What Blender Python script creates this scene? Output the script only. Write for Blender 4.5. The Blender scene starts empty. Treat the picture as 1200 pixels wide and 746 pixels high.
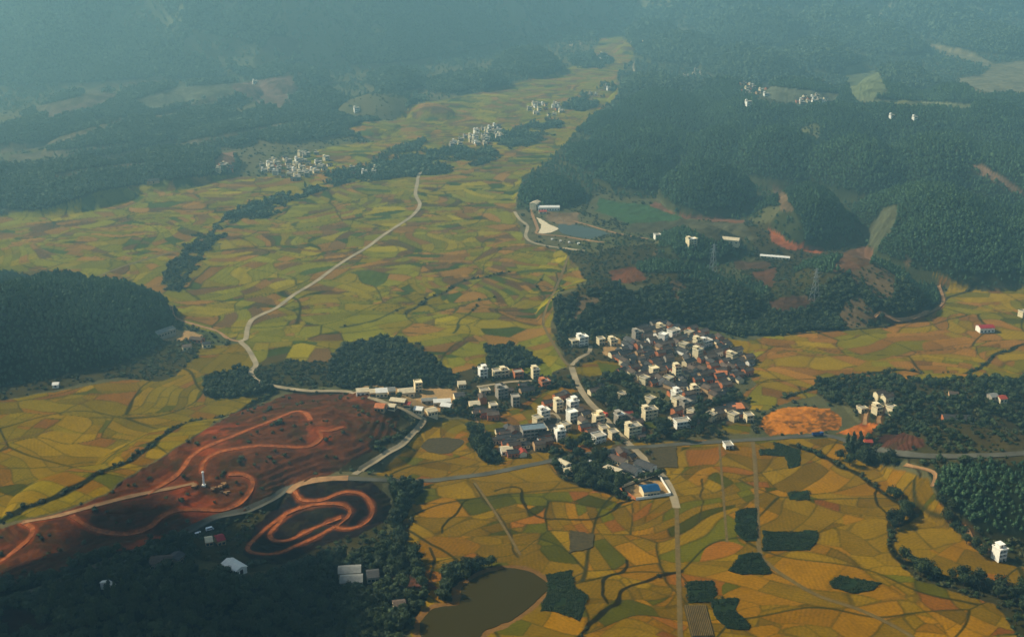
import bpy, bmesh, math, random
import numpy as np
from mathutils import Vector, Matrix
random.seed(7)
RNG = np.random.default_rng(11)
SC = bpy.context.scene
COL = SC.collection
R = math.radians

# ------------------------------------------------------------------ camera, sky, sun, exposure
PW, PH, FPX, CAMH, YH = 1200.0, 746.0, 1400.0, 400.0, -130.0
PITCH = math.atan((PH/2 - YH)/FPX)
cam_d = bpy.data.cameras.new('camera'); cam = bpy.data.objects.new('camera', cam_d); COL.objects.link(cam)
cam.location = (0, 0, CAMH); cam.rotation_euler = (math.pi/2 - PITCH, 0, 0)
cam_d.sensor_width = 36.0; cam_d.lens = 36.0*FPX/PW; cam_d.clip_start = 1.0; cam_d.clip_end = 40000.0
SC.camera = cam
SUN_EL, SUN_AZ = R(40), R(159)          # azimuth as an angle from +x, towards +y
sdir = Vector((math.cos(SUN_EL)*math.cos(SUN_AZ), math.cos(SUN_EL)*math.sin(SUN_AZ), math.sin(SUN_EL)))
w = bpy.data.worlds.new('World'); SC.world = w; w.use_nodes = True
nt = w.node_tree; nt.nodes.clear()
sky = nt.nodes.new('ShaderNodeTexSky'); sky.sky_type = 'NISHITA'; sky.sun_disc = False
sky.sun_elevation = SUN_EL; sky.sun_rotation = math.pi/2 - SUN_AZ
bg = nt.nodes.new('ShaderNodeBackground'); bg.inputs[1].default_value = 0.09
ow = nt.nodes.new('ShaderNodeOutputWorld')
nt.links.new(sky.outputs[0], bg.inputs[0]); nt.links.new(bg.outputs[0], ow.inputs[0])
sl = bpy.data.lights.new('sun', 'SUN'); sl.energy = 5.0; sl.angle = R(0.5); sl.color = (1.0, 0.91, 0.75)
so = bpy.data.objects.new('sun', sl); COL.objects.link(so)
so.rotation_euler = sdir.to_track_quat('Z', 'Y').to_euler()
SC.view_settings.view_transform = 'Standard'; SC.view_settings.look = 'None'
SC.view_settings.exposure = 0.50; SC.view_settings.gamma = 1.0; SC.view_settings.use_curve_mapping = False
SC.render.engine = 'CYCLES'
SC.cycles.max_bounces = 4; SC.cycles.diffuse_bounces = 2; SC.cycles.glossy_bounces = 1; SC.cycles.transmission_bounces = 1
SC.cycles.volume_bounces = 0; SC.cycles.transparent_max_bounces = 4; SC.cycles.use_denoising = True
HAZE_DENSITY = 2.3e-4
HAZE_COLOR = (0.48, 0.94, 1.0, 1)

# ------------------------------------------------------------------ projection between the photo and the world
CP, SP = math.cos(PITCH), math.sin(PITCH)
def unproj(px, py, z=0.0):
    vx, vy = (px-PW/2)/FPX, (py-PH/2)/FPX
    dx, dy, dz = vx, CP - vy*SP, -SP - vy*CP
    t = (z-CAMH)/dz
    return t*dx, t*dy
def proj(x, y, z):
    zz = z-CAMH
    dep = y*CP - zz*SP
    return PW/2 + FPX*x/dep, PH/2 - FPX*(zz*CP + y*SP)/dep

# ------------------------------------------------------------------ noise
def h2(ix, iy, s=0):
    a = (ix.astype(np.int64)*374761393 + iy.astype(np.int64)*668265263 + s*1442695041) & 0x7fffffff
    a = ((a ^ (a >> 13))*1274126177) & 0x7fffffff
    a = ((a ^ (a >> 15))*2246822519) & 0x7fffffff
    return ((a ^ (a >> 16)) & 0xffffff)/16777215.0
def vnoise(x, y, s=0):
    ix, iy = np.floor(x), np.floor(y); fx, fy = x-ix, y-iy
    fx = fx*fx*(3-2*fx); fy = fy*fy*(3-2*fy)
    a, b, c, d = h2(ix, iy, s), h2(ix+1, iy, s), h2(ix, iy+1, s), h2(ix+1, iy+1, s)
    return (a+(b-a)*fx)*(1-fy) + (c+(d-c)*fx)*fy
def fbm(x, y, s=0, o=4):
    r, a, t = 0, 0.5, 0
    for k in range(o):
        r = r + a*vnoise(x, y, s+k*17); t += a; x, y, a = x*2.03+3.1, y*2.03+7.7, a*0.5
    return r/t
def sstep(a, b, x):
    t = np.clip((x-a)/(b-a), 0, 1); return t*t*(3-2*t)

# ------------------------------------------------------------------ hills: (x, y of the near foot in the photo, half width in px, height m, depth ratio, turn deg, wooded)
LOBES = [
 (645,243,42,16,1.3,0,1),(755,231,54,30,1.5,-10,1),(845,259,64,40,1.5,-8,1),(958,293,58,40,1.6,-15,1),
 (1150,339,100,58,1.6,-10,1),(1085,300,56,42,1.8,20,1),(1250,345,90,60,1.5,0,1),
 (690,200,40,20,1.5,0,1),(770,200,66,36,1.5,10,1),(860,208,62,40,1.5,-10,1),(935,225,66,48,1.6,0,1),(1025,243,62,50,1.6,10,1),(1125,250,80,58,1.5,-5,1),(1215,262,70,60,1.5,0,1),
 (720,168,44,22,1.6,0,1),(800,168,76,40,1.6,5,1),(900,180,78,48,1.5,-5,1),(1000,196,76,52,1.5,0,1),(1100,200,84,58,1.5,8,1),(1200,205,80,60,1.5,0,1),
 (780,135,56,34,1.8,0,1),(870,148,66,40,1.6,0,1),(960,155,76,42,1.6,0,1),(1060,160,80,46,1.6,0,1),(1170,168,76,50,1.6,0,1),(1260,170,70,50,1.5,0,1),
 (1085,122,52,40,1.5,0,1),(900,102,66,42,1.7,0,1),(820,82,60,40,1.8,0,1),(975,88,50,40,1.7,0,1),(1060,70,56,46,1.6,0,1),(1195,70,56,46,1.6,0,1),(780,62,40,34,2,0,1),(1000,60,60,60,1.6,0,1),(1120,48,60,60,1.6,0,1),(900,62,70,60,1.6,0,1),
 (35,252,96,46,1.3,-12,1),(165,226,72,36,1.5,-8,1),(225,212,44,24,1.5,-8,1),(-90,262,90,50,1.3,0,1),
 (15,176,62,34,1.6,-15,1),(105,190,84,34,1.6,-12,1),(185,172,72,30,1.6,-12,1),(255,178,60,26,1.6,-12,1),(300,156,52,24,1.6,-12,1),(345,168,60,22,1.6,-8,1),(415,163,42,12,1.5,-8,1),(60,150,70,38,1.6,-10,1),(150,142,70,34,1.6,-10,1),(230,132,60,34,1.7,0,1),
 (372,133,38,28,1.5,0,1),(440,141,50,30,1.4,0,0),(497,139,31,20,1.4,0,1),(570,108,34,20,1.6,0,1),(530,112,40,26,1.6,0,1),(620,92,46,34,1.6,0,1),(460,112,40,40,1.6,0,1),(320,112,50,40,1.6,0,1),(740,64,24,16,1.6,0,1),
 (715,394,72,26,1.3,0,1),(800,386,86,32,1.3,0,1),(862,384,52,24,1.3,0,1),(1032,384,84,40,1.25,0,1),(950,380,60,16,1.2,0,0),
 (828,313,56,20,1.3,0,1),(745,338,78,14,1.4,0,0),
 (2,452,164,50,1.0,-10,1),(-120,470,160,55,1.0,0,1),
 (330,575,140,20,0.9,0,0),(225,610,150,22,0.9,0,0),(420,520,74,16,1.0,0,0),(90,660,140,18,0.9,0,0),(372,632,96,14,0.8,0,0),
 (120,780,260,14,0.5,0,0),(1195,640,104,34,1.4,0,1),(1150,528,130,14,1.0,0,0),(1290,660,120,40,1.2,0,1),(900,300,60,10,1.2,0,0),
]
LB = []
for (cx, yb, hw, hh, dr, rot, wd) in LOBES:
    x0, y0 = unproj(cx, yb); Z = y0*CP + CAMH*SP
    rx = hw*Z/FPX*(.95 if cx < 500 and yb < 260 else 1); ry = rx*dr
    LB.append((x0, y0+ry*0.98, rx, ry, hh*((1.3 if cx > 560 else .78) if wd and yb < 345 else 1), math.radians(rot), wd))
# the foot of the far mountains, as seen in the photo
BU = np.array([-400,0,150,300,400,460,520,600,650,690,730,780,850,950,1050,1150,1300,1700.])
BV = np.array([118,112,104,98,88,84,72,56,42,32,30,38,44,42,36,40,30,20.])
def mountain(x, y):
    u, v = proj(x, y, 0*x)
    yb = unproj(u, np.interp(u, BU, BV))[1]
    s = np.maximum(y-yb, 0)
    rn = 1-np.abs(2*fbm(x/900, y/900, 5, 4)-1)
    rn2 = 1-np.abs(2*fbm(x/330+5, y/330, 8, 3)-1)
    ramp = 1-np.exp(-s/1500)
    h = ramp*(380*(0.30+0.75*rn**1.5)) + sstep(0, 200, s)*62*rn2**2*(0.5+ramp) + sstep(0, 420, s)*165*(1-np.abs(2*fbm((x+.25*(y-2600))/300+1.5*fbm(x/600, y/600, 401, 2), y/1500, 403, 3)-1))**1.6 + sstep(0, 120, s)*8*fbm(x/90, y/90, 9, 2)
    return np.minimum(h, 400), s
def lobes(x, y):
    """height and woodedness of the low hills"""
    wx = x + 22*(fbm(x/60, y/60, 21, 3)-.5) + 34*(vnoise(x/140, y/140, 29)-.5)
    wy = y + 22*(fbm(x/60, y/60, 23, 3)-.5) + 34*(vnoise(x/140, y/140, 31)-.5)
    acc = np.zeros_like(x); best = np.zeros_like(x); wood = np.zeros_like(x)
    for (cx, cy, rx, ry, hh, a, wd) in LB:
        m = (np.abs(x-cx) < max(rx, ry)*1.3+40) & (np.abs(y-cy) < max(rx, ry)*1.3+40)
        if not m.any(): continue
        dx, dy = wx[m]-cx, wy[m]-cy
        p, q = (dx*math.cos(a)+dy*math.sin(a))/rx, (-dx*math.sin(a)+dy*math.cos(a))/ry
        k = np.maximum(1-p*p-q*q, 0)
        hl = hh*k**0.8
        acc[m] += hl**5
        b = best[m]; ww = wood[m]
        g = k > b
        b[g] = k[g]; ww[g] = np.where(k[g] > 0.13, wd, np.where(k[g] > .02, .7*wd, 0))
        best[m] = b; wood[m] = ww
    h = acc**.2
    h = h*(0.86+0.28*fbm(x/45, y/45, 33, 3))
    return h, wood
def height(x, y):
    x = np.asarray(x, float); y = np.asarray(y, float)
    return height_full(x, y)[0]
def height_full(x, y):
    hl, wood = lobes(x, y); hm, s = mountain(x, y)
    return np.maximum(hl, 0)*np.clip(1-hm/250, 0.25, 1) + hm, wood, s
TS = np.concatenate([np.linspace(560, 2000, 1300), np.linspace(2000, 7000, 1100)[1:]])
def drape(px, py):
    vx, vy = (px-PW/2)/FPX, (py-PH/2)/FPX
    dx, dy, dz = vx, CP-vy*SP, -SP-vy*CP
    X, Y, Zz = TS*dx, TS*dy, CAMH+TS*dz
    H = height(X, Y); hit = np.nonzero(H >= Zz)[0]
    k = hit[0] if len(hit) else len(TS)-1
    if k == 0: return X[0], Y[0], H[0]
    a, b = Zz[k-1]-H[k-1], H[k]-Zz[k]; f = a/(a+b+1e-9); t = TS[k-1]+(TS[k]-TS[k-1])*f
    x, y = t*dx, t*dy
    return x, y, float(height(np.array([x]), np.array([y]))[0])

# ------------------------------------------------------------------ land cover
def lin(c):
    c = np.array(c, float)/255; return np.where(c <= 0.04045, c/12.92, ((c+0.055)/1.055)**2.4)
def inpoly(u, v, P):
    P = np.array(P, float)
    m = (u >= P[:,0].min()) & (u <= P[:,0].max()) & (v >= P[:,1].min()) & (v <= P[:,1].max())
    r = np.zeros(u.shape, bool); i = np.nonzero(m)[0]
    if not len(i): return r
    uu, vv = u[i], v[i]; c = np.zeros(len(i), bool); j = len(P)-1
    for k in range(len(P)):
        x1, y1, x2, y2 = P[k,0], P[k,1], P[j,0], P[j,1]
        if y1 != y2:
            c ^= ((y1 > vv) != (y2 > vv)) & (uu < (x2-x1)*(vv-y1)/(y2-y1)+x1)
        j = k
    r[i] = c; return r
def spline(P, n=6):
    P = [np.array(p, float) for p in P]; out = []
    for i in range(len(P)-1):
        a, b, c, d = P[max(i-1, 0)], P[i], P[i+1], P[min(i+2, len(P)-1)]
        for k in range(n):
            t = k/n
            out.append(0.5*((2*b)+(c-a)*t+(2*a-5*b+4*c-d)*t*t+(3*b-a-3*c+d)*t**3))
    out.append(P[-1]); return np.array(out)
def wdist(x, y, L, rad):
    """distance in metres from points to a world polyline, inf beyond rad"""
    d = np.full(x.shape, np.inf)
    for a, b in zip(L[:-1], L[1:]):
        m = (x > min(a[0], b[0])-rad) & (x < max(a[0], b[0])+rad) & (y > min(a[1], b[1])-rad) & (y < max(a[1], b[1])+rad)
        i = np.nonzero(m)[0]
        if not len(i): continue
        ab = b-a; t = np.clip(((x[i]-a[0])*ab[0]+(y[i]-a[1])*ab[1])/(ab@ab+1e-9), 0, 1)
        d[i] = np.minimum(d[i], np.hypot(x[i]-a[0]-t*ab[0], y[i]-a[1]-t*ab[1]))
    return d
def W(P, n=5): return np.array([unproj(a, b) for a, b in spline(P, n)])
FIELDS = [
 [(-200,270),(0,252),(60,243),(125,222),(200,211),(250,205),(310,207),(335,186),(395,170),(440,166),(405,153),(425,142),(465,141),(482,122),(520,117),(560,109),(600,99),(640,89),(668,79),(688,71),(700,54),(698,46),(725,41),(745,58),(738,75),(722,90),(730,112),(700,132),(690,152),(670,165),(640,195),(612,208),(603,245),(615,285),(690,300),(700,325),(650,345),(643,385),(665,428),(640,440),(560,430),(530,455),(485,430),(480,405),(400,400),(385,425),(300,430),(285,400),(250,390),(205,375),(195,375),(150,350),(100,336),(0,316),(-200,300)],
 [(-200,480),(0,470),(80,455),(150,445),(185,447),(210,430),(240,405),(285,402),(297,425),(290,435),(240,440),(240,465),(320,460),(300,470),(250,495),(180,540),(120,580),(60,603),(0,612),(-200,640)],
 [(900,392),(1000,386),(1060,378),(1105,360),(1112,335),(1080,316),(1110,325),(1150,341),(1200,336),(1400,322),(1400,430),(1200,443),(1100,445),(1000,445),(960,460),(930,470),(900,478),(870,480),(860,470),(885,450),(880,430),(860,405),(880,400)],
 [(440,555),(480,520),(495,495),(560,490),(600,480),(640,455),(690,480),(720,520),(985,512),(1030,545),(1090,560),(1100,580),(1120,620),(1150,650),(1200,665),(1400,690),(1400,900),(480,900),(480,740),(505,690),(470,640),(475,600),(500,570)],
]
FIELDX = [    # small plots between houses and woods: (palette, polygon)
 (1, [(672,430),(700,421),(738,428),(718,437),(690,441),(676,438)]), (1, [(612,475),(640,458),(655,453),(678,456),(665,468),(640,478),(628,484),(608,486)]),
 (2, [(585,490),(612,486),(628,484),(622,496),(600,499)]), (1, [(520,492),(558,492),(566,500),(560,506),(530,507),(515,500)]), (1, [(664,505),(690,503),(700,510),(695,520),(675,522),(664,515)]),
 (4, [(752,493),(775,487),(790,490),(778,500),(760,502)]), (1, [(844,500),(865,494),(880,497),(878,508),(850,506)]), (1, [(843,397),(855,396),(880,402),(880,412),(862,414),(850,405)]),
 (1, [(556,471),(572,469),(582,474),(566,479),(556,477)]), (4, [(700,423),(740,431),(730,438),(705,436)]), (4, [(612,432),(640,425),(648,440),(630,445)]),
]
# palettes in display colour; (colour, weight)
PAL = [
 [((156,140,30),30),((142,138,34),26),((164,122,58),16),((126,98,62),12),((86,100,42),10),((110,96,54),7),((170,154,26),11)],
 [((154,130,14),36),((140,126,20),32),((152,114,24),10),((142,102,42),5),((100,102,24),6)],
 [((150,128,20),28),((156,114,54),26),((130,124,26),22),((136,100,52),10),((152,144,34),8),((84,88,36),6)],
 [((156,116,10),38),((144,118,14),28),((128,104,16),16),((156,104,36),5),((106,106,18),9),((142,92,40),3),((82,84,20),5)],
 [((104,112,26),30),((92,104,26),30),((120,116,28),20)],
]
FOREST = [   # dense woods: polygons in the photo
 [(605,246),(612,207),(640,192),(665,165),(690,140),(725,112),(735,92),(750,70),(790,45),(1400,45),(1400,330),(1200,333),(1150,337),(1100,324),(1062,292),(1044,272),(1040,252),(1058,240),(1043,240),(1025,262),(1008,282),(985,292),(940,293),(908,282),(905,262),(918,240),(910,212),(900,240),(890,257),(860,259),(795,252),(772,233),(720,231),(705,214),(690,238),(660,245)],
 [(0,320),(60,328),(110,338),(150,352),(195,380),(200,392),(180,410),(150,424),(100,434),(50,446),(0,455),(-300,470),(-300,300)],
 [(238,452),(245,441),(270,437),(290,430),(300,438),(318,448),(320,458),(270,467),(245,466)],
 [(388,425),(400,408),(440,400),(475,398),(480,415),(485,440),(480,455),(440,456),(400,455),(388,448)],
 [(487,430),(510,432),(530,440),(535,452),(500,452),(487,446)],
 [(185,340),(195,312),(215,296),(213,277),(250,270),(265,253),(320,233),(345,225),(400,208),(440,196),(490,190),(460,200),(400,217),(340,236),(330,250),(290,262),(250,285),(245,300),(230,325),(210,342)],
 [(380,206),(420,195),(440,186),(462,173),(500,164),(490,176),(520,172),(560,167),(600,152),(640,138),(662,143),(650,160),(600,180),(560,195),(520,204),(490,206),(450,211),(400,216)],
 [(655,128),(690,108),(712,99),(722,106),(700,124),(665,140)],
 [(665,70),(690,62),(705,66),(720,74),(700,82),(672,80)],
 [(650,352),(690,345),(720,332),(740,345),(780,332),(830,318),(870,322),(900,338),(905,360),(950,342),(985,325),(1000,310),(1035,293),(1080,310),(1108,335),(1104,355),(1080,370),(1030,381),(980,386),(920,392),(870,395),(800,380),(740,384),(690,395),(655,390),(646,374)],
 [(765,300),(775,275),(800,268),(840,285),(880,282),(888,298),(870,310),(830,318),(790,312)],
 [(720,284),(738,281),(738,288),(722,289)],
 [(1090,550),(1130,545),(1400,540),(1400,660),(1200,630),(1150,625),(1120,600),(1100,575)],
 [(-20,694),(60,670),(130,644),(190,628),(214,624),(226,640),(232,676),(258,674),(262,652),(290,680),(340,664),(440,646),(468,620),(480,640),(505,690),(485,735),(470,746),(470,900),(-300,900),(-300,720)],
 [(455,560),(500,566),(480,592),(470,620),(455,612),(462,590)],
 [(668,556),(690,550),(702,556),(725,566),(724,576),(700,576),(680,568)],
 [(568,406),(600,406),(640,425),(648,440),(600,432),(570,425)],
 [(548,500),(572,510),(580,530),(596,540),(575,545),(555,525)],
 [(992,522),(1010,522),(1030,531),(1058,538),(1050,546),(1015,546),(998,534)],
 [(520,670),(560,662),(600,660),(560,672),(540,688),(530,705),(515,700)],
]
SCRUB = [    # open woods and bushes
 [(200,395),(245,392),(240,405),(205,440),(185,447),(140,442),(80,452),(0,470),(-200,480),(-200,440),(0,440),(100,430),(170,412)],
 [(300,430),(330,422),(388,425),(388,452),(340,455),(305,450)],
 [(480,405),(490,400),(530,440),(570,425),(600,440),(640,440),(665,430),(700,455),(740,470),(790,470),(830,470),(850,455),(880,470),(870,495),(800,515),(760,520),(720,515),(690,475),(665,470),(640,455),(610,475),(560,492),(520,486),(480,470),(440,460),(420,455),(480,455)],
 [(955,446),(1000,444),(1100,445),(1200,444),(1400,440),(1400,560),(1200,560),(1100,550),(1060,540),(1020,520),(1000,480),(970,470),(955,460)],
 [(655,290),(690,298),(720,290),(770,285),(770,310),(830,320),(780,335),(720,332),(690,345),(655,350),(690,330)],
 [(640,525),(700,532),(760,520),(785,560),(740,590),(690,572),(655,560)],
 [(190,640),(230,615),(290,600),(340,578),(400,560),(450,562),(455,615),(440,640),(340,664),(290,672)],
 [(1040,640),(1060,655),(1110,675),(1150,680),(1200,690),(1400,720),(1400,760),(1200,760),(1170,710),(1110,690),(1070,680)],
 [(1096,575),(1120,620),(1150,650),(1200,662),(1400,690),(1400,640),(1150,620)],
 [(820,255),(905,262),(940,295),(1010,290),(1045,272),(1062,295),(1000,312),(950,345),(905,360),(900,338),(870,320),(888,298),(880,282)],
 [(480,490),(440,540),(400,552),(440,500),(470,485)],
]
BARE = [     # (polygon, display colour, mottling)
 ([(320,470),(345,458),(400,458),(440,462),(470,482),(465,505),(430,530),(390,555),(330,575),(285,600),(230,615),(180,640),(120,648),(60,674),(0,690),(-200,720),(-200,640),(0,618),(60,605),(120,582),(180,542),(250,497),(300,474)], (98,62,34), .5),
 ([(285,648),(300,615),(340,575),(400,560),(440,566),(460,585),(452,612),(420,625),(380,640),(330,660),(295,660)], (42,30,25), .4),
 ([(892,490),(905,480),(940,475),(975,478),(985,490),(980,503),(960,505),(930,507),(900,510),(890,500)], (205,138,44), .6),
 ([(978,506),(1000,500),(1015,495),(1032,496),(1022,510),(1015,516),(1000,510)], (196,122,44), .6),
 ([(1025,512),(1060,508),(1082,514),(1080,525),(1050,528),(1030,524)], (92,56,36), .5),
 ([(712,318),(745,313),(760,326),(735,333),(718,330)], (118,70,40), .3),
 ([(975,318),(992,295),(1010,288),(1026,291),(1022,308),(1000,318)], (126,88,56), .4),
 ([(898,268),(908,270),(920,282),(965,293),(960,297),(925,292),(905,284)], (176,98,52), .2),
 ([(770,236),(790,250),(875,259),(870,263),(800,256),(760,242)], (142,96,66), .3),
 ([(900,352),(930,346),(955,350),(950,362),(910,366)], (86,60,38), .5),
 ([(880,320),(910,314),(905,335),(895,338)], (110,72,44), .4),
 ([(860,305),(905,308),(900,316),(866,316)], (100,76,52), .4),
 ([(0,715),(30,715),(70,735),(70,746),(0,746)], (58,34,22), .4),
 ([(250,190),(260,178),(277,178),(276,190),(268,198),(255,199)], (150,108,80), .3),
 ([(640,248),(680,250),(676,262),(660,266),(640,258)], (150,122,84), .4),
 ([(430,672),(480,672),(520,690),(500,690),(480,690)], (110,70,50), .4),
 ([(1035,243),(1055,240),(1045,270),(1030,290),(1012,285),(1020,262)], (96,96,66), .4),
 ([(905,215),(916,220),(930,246),(915,248)], (130,104,72), .4),
 ([(1135,195),(1150,192),(1200,225),(1200,232),(1160,210)], (140,108,80), .4),
 ([(700,232),(760,240),(800,255),(780,262),(740,264),(700,248)], (76,106,62), .3),
 ([(740,262),(800,258),(870,262),(890,280),(840,284),(800,268),(770,275),(735,272)], (96,92,62), .4),
 ([(990,78),(1010,75),(1030,85),(1041,110),(1005,122),(992,100)], (122,128,82), .4),
 ([(1085,50),(1130,58),(1165,75),(1230,68),(1230,108),(1150,113),(1115,93),(1150,88),(1160,80),(1100,64)], (142,132,92), .4),
 ([(1000,115),(1060,118),(1140,122),(1135,128),(1060,125),(1010,121)], (124,126,84), .3),
 ([(880,112),(895,100),(985,110),(975,124),(900,124)], (110,112,84), .4),
 ([(155,118),(200,104),(330,92),(350,104),(270,112),(180,130)], (112,112,84), .5),
 ([(270,100),(340,88),(350,110),(330,130),(280,112)], (132,104,84), .5),
 ([(40,130),(100,112),(150,108),(120,124),(60,140)], (118,100,80), .5),
 ([(305,62),(318,42),(350,44),(352,70),(335,66),(325,58)], (112,100,80), .4),
]
for P_ in ([(0,170),(50,166),(100,152),(150,137),(152,142),(100,160),(50,175),(0,180)], [(10,182),(70,176),(150,167),(150,171),(70,182),(10,190)],
           [(40,126),(90,114),(130,97),(200,93),(200,98),(135,104),(95,122),(45,132)], [(180,136),(230,121),(272,109),(275,114),(232,128),(184,142)], [(60,205),(110,196),(170,190),(170,194),(112,202),(64,211)], [(210,168),(300,150),(345,142),(345,146),(300,156),(214,174)]):
    BARE.append((P_, (112,100,72), .5))
SCRUB.append([(645,385),(735,395),(720,420),(740,445),(760,460),(700,460),(676,440),(655,405)])
YARD = [((416,452),(440,458),(470,464),(500,488),(530,478),(548,466),(530,456),(490,454),(440,452)),
        ((712,398),(725,396),(735,412),(720,420),(702,414)),
        ((728,573),(768,559),(780,566),(790,580),(745,587)),
        ((188,394),(200,384),(222,388),(240,394),(225,398),(195,400)),
        ((500,460),(535,456),(540,470),(505,474))]
CORE = [(735,402),(750,386),(775,379),(800,384),(830,394),(862,406),(886,424),(872,446),(852,456),(838,472),(820,468),(800,458),(775,458),(750,450),(728,440),(726,425),(716,412)]
TOWN = [CORE, [(576,503),(622,500),(640,512),(640,530),(590,533)], [(665,462),(690,478),(712,512),(700,520),(645,516),(630,500),(632,474)], [(715,520),(735,518),(770,552),(740,562),(720,545)],
        [(720,484),(760,500),(770,515),(735,515)], [(785,455),(815,462),(820,500),(790,505)], [(830,478),(872,470),(880,495),(835,498)]]
DITCH = [    # (photo polyline, width m, display colour)
 ([(930,522),(960,530),(985,548),(1005,556),(1028,572),(1040,580),(1065,600),(1060,612),(1045,620),(1048,640),(1055,655),(1075,665),(1110,680),(1140,685),(1170,695),(1200,712),(1260,730)], 5.5, (34,38,16)),
 ([(1028,572),(1030,590),(1040,606),(1042,625)], 2.2, (44,44,16)),
 ([(518,625),(522,610),(535,598),(545,588),(552,586)], 2.0, (44,46,18)),
 ([(580,575),(595,571),(612,572),(613,590),(635,605),(660,608),(690,607),(710,600),(730,590),(760,578)], 2.4, (44,42,16)),
 ([(680,746),(690,730),(710,712),(725,705),(735,690),(755,680),(795,668)], 3.4, (36,34,14)),
 ([(735,655),(732,664),(712,676),(708,690),(712,706)], 2.4, (40,40,16)),
 ([(920,466),(950,455),(975,443),(1020,437),(1060,433),(1090,440),(1120,440),(1150,430),(1165,415),(1185,410),(1200,404),(1260,400)], 5.5, (40,46,24)),
 ([(905,393),(960,390),(1000,386),(1060,378),(1095,366)], 4, (46,44,28)),
 ([(1095,366),(1110,350),(1140,340),(1200,334)], 4, (56,56,36)),
 ([(475,367),(500,352),(520,343),(545,330),(598,318)], 6, (66,66,36)),
 ([(400,384),(440,374),(475,360)], 4, (70,72,36)),
 ([(480,372),(520,362),(560,352),(585,346)], 2.5, (70,72,30)),
 ([(666,305),(658,325),(650,345)], 3, (62,66,32)),
 ([(636,320),(632,335),(640,350)], 2.5, (66,70,30)),
 ([(530,390),(545,372),(560,358)], 3, (66,70,30)),
 ([(556,565),(580,600),(610,650)], 1.8, (72,62,26)),
 ([(0,612),(60,604),(120,582),(180,542),(215,516),(250,497),(300,472),(320,462)], 9, (30,34,16)),
 ([(300,648),(330,634)], 1, (40,34,20)),
 ([(0,548),(40,546),(80,545),(130,540),(165,528)], 2, (92,80,20)),
 ([(0,520),(30,512),(60,505)], 2.5, (110,86,40)),
 ([(270,445),(340,458),(395,460)], 7, (52,50,28)),
 ([(440,540),(470,520),(495,497)], 8, (36,42,20)),
 ([(410,690),(440,680),(470,640),(476,610)], 6, (22,22,12)),
 ([(880,660),(905,672),(925,680)], 1.5, (90,72,24)),
 ([(1022,548),(1060,560),(1072,585)], 1.6, (66,56,20)),
 ([(820,560),(822,610)], 1.2, (70,60,20)),
 ([(150,310),(200,296),(260,286)], 3, (110,112,70)),
 ([(330,225),(300,240),(262,256),(232,300),(215,330)], 7, (60,72,48)),
 ([(505,640),(512,655),(505,680)], 2, (50,48,18)), ([(560,690),(545,700),(538,712)], 2.5, (112,76,34)),
]
POND_RIM = [(492,728),(510,712),(538,708),(540,690),(560,675),(590,666),(615,668),(635,678),(642,690),(632,700),(620,712),(595,728),(570,738),(555,748),(500,750),(492,728)]
DW = [(W(P), wd, lin(c)) for P, wd, c in DITCH]
RIMW = W(POND_RIM, 3)
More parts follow.
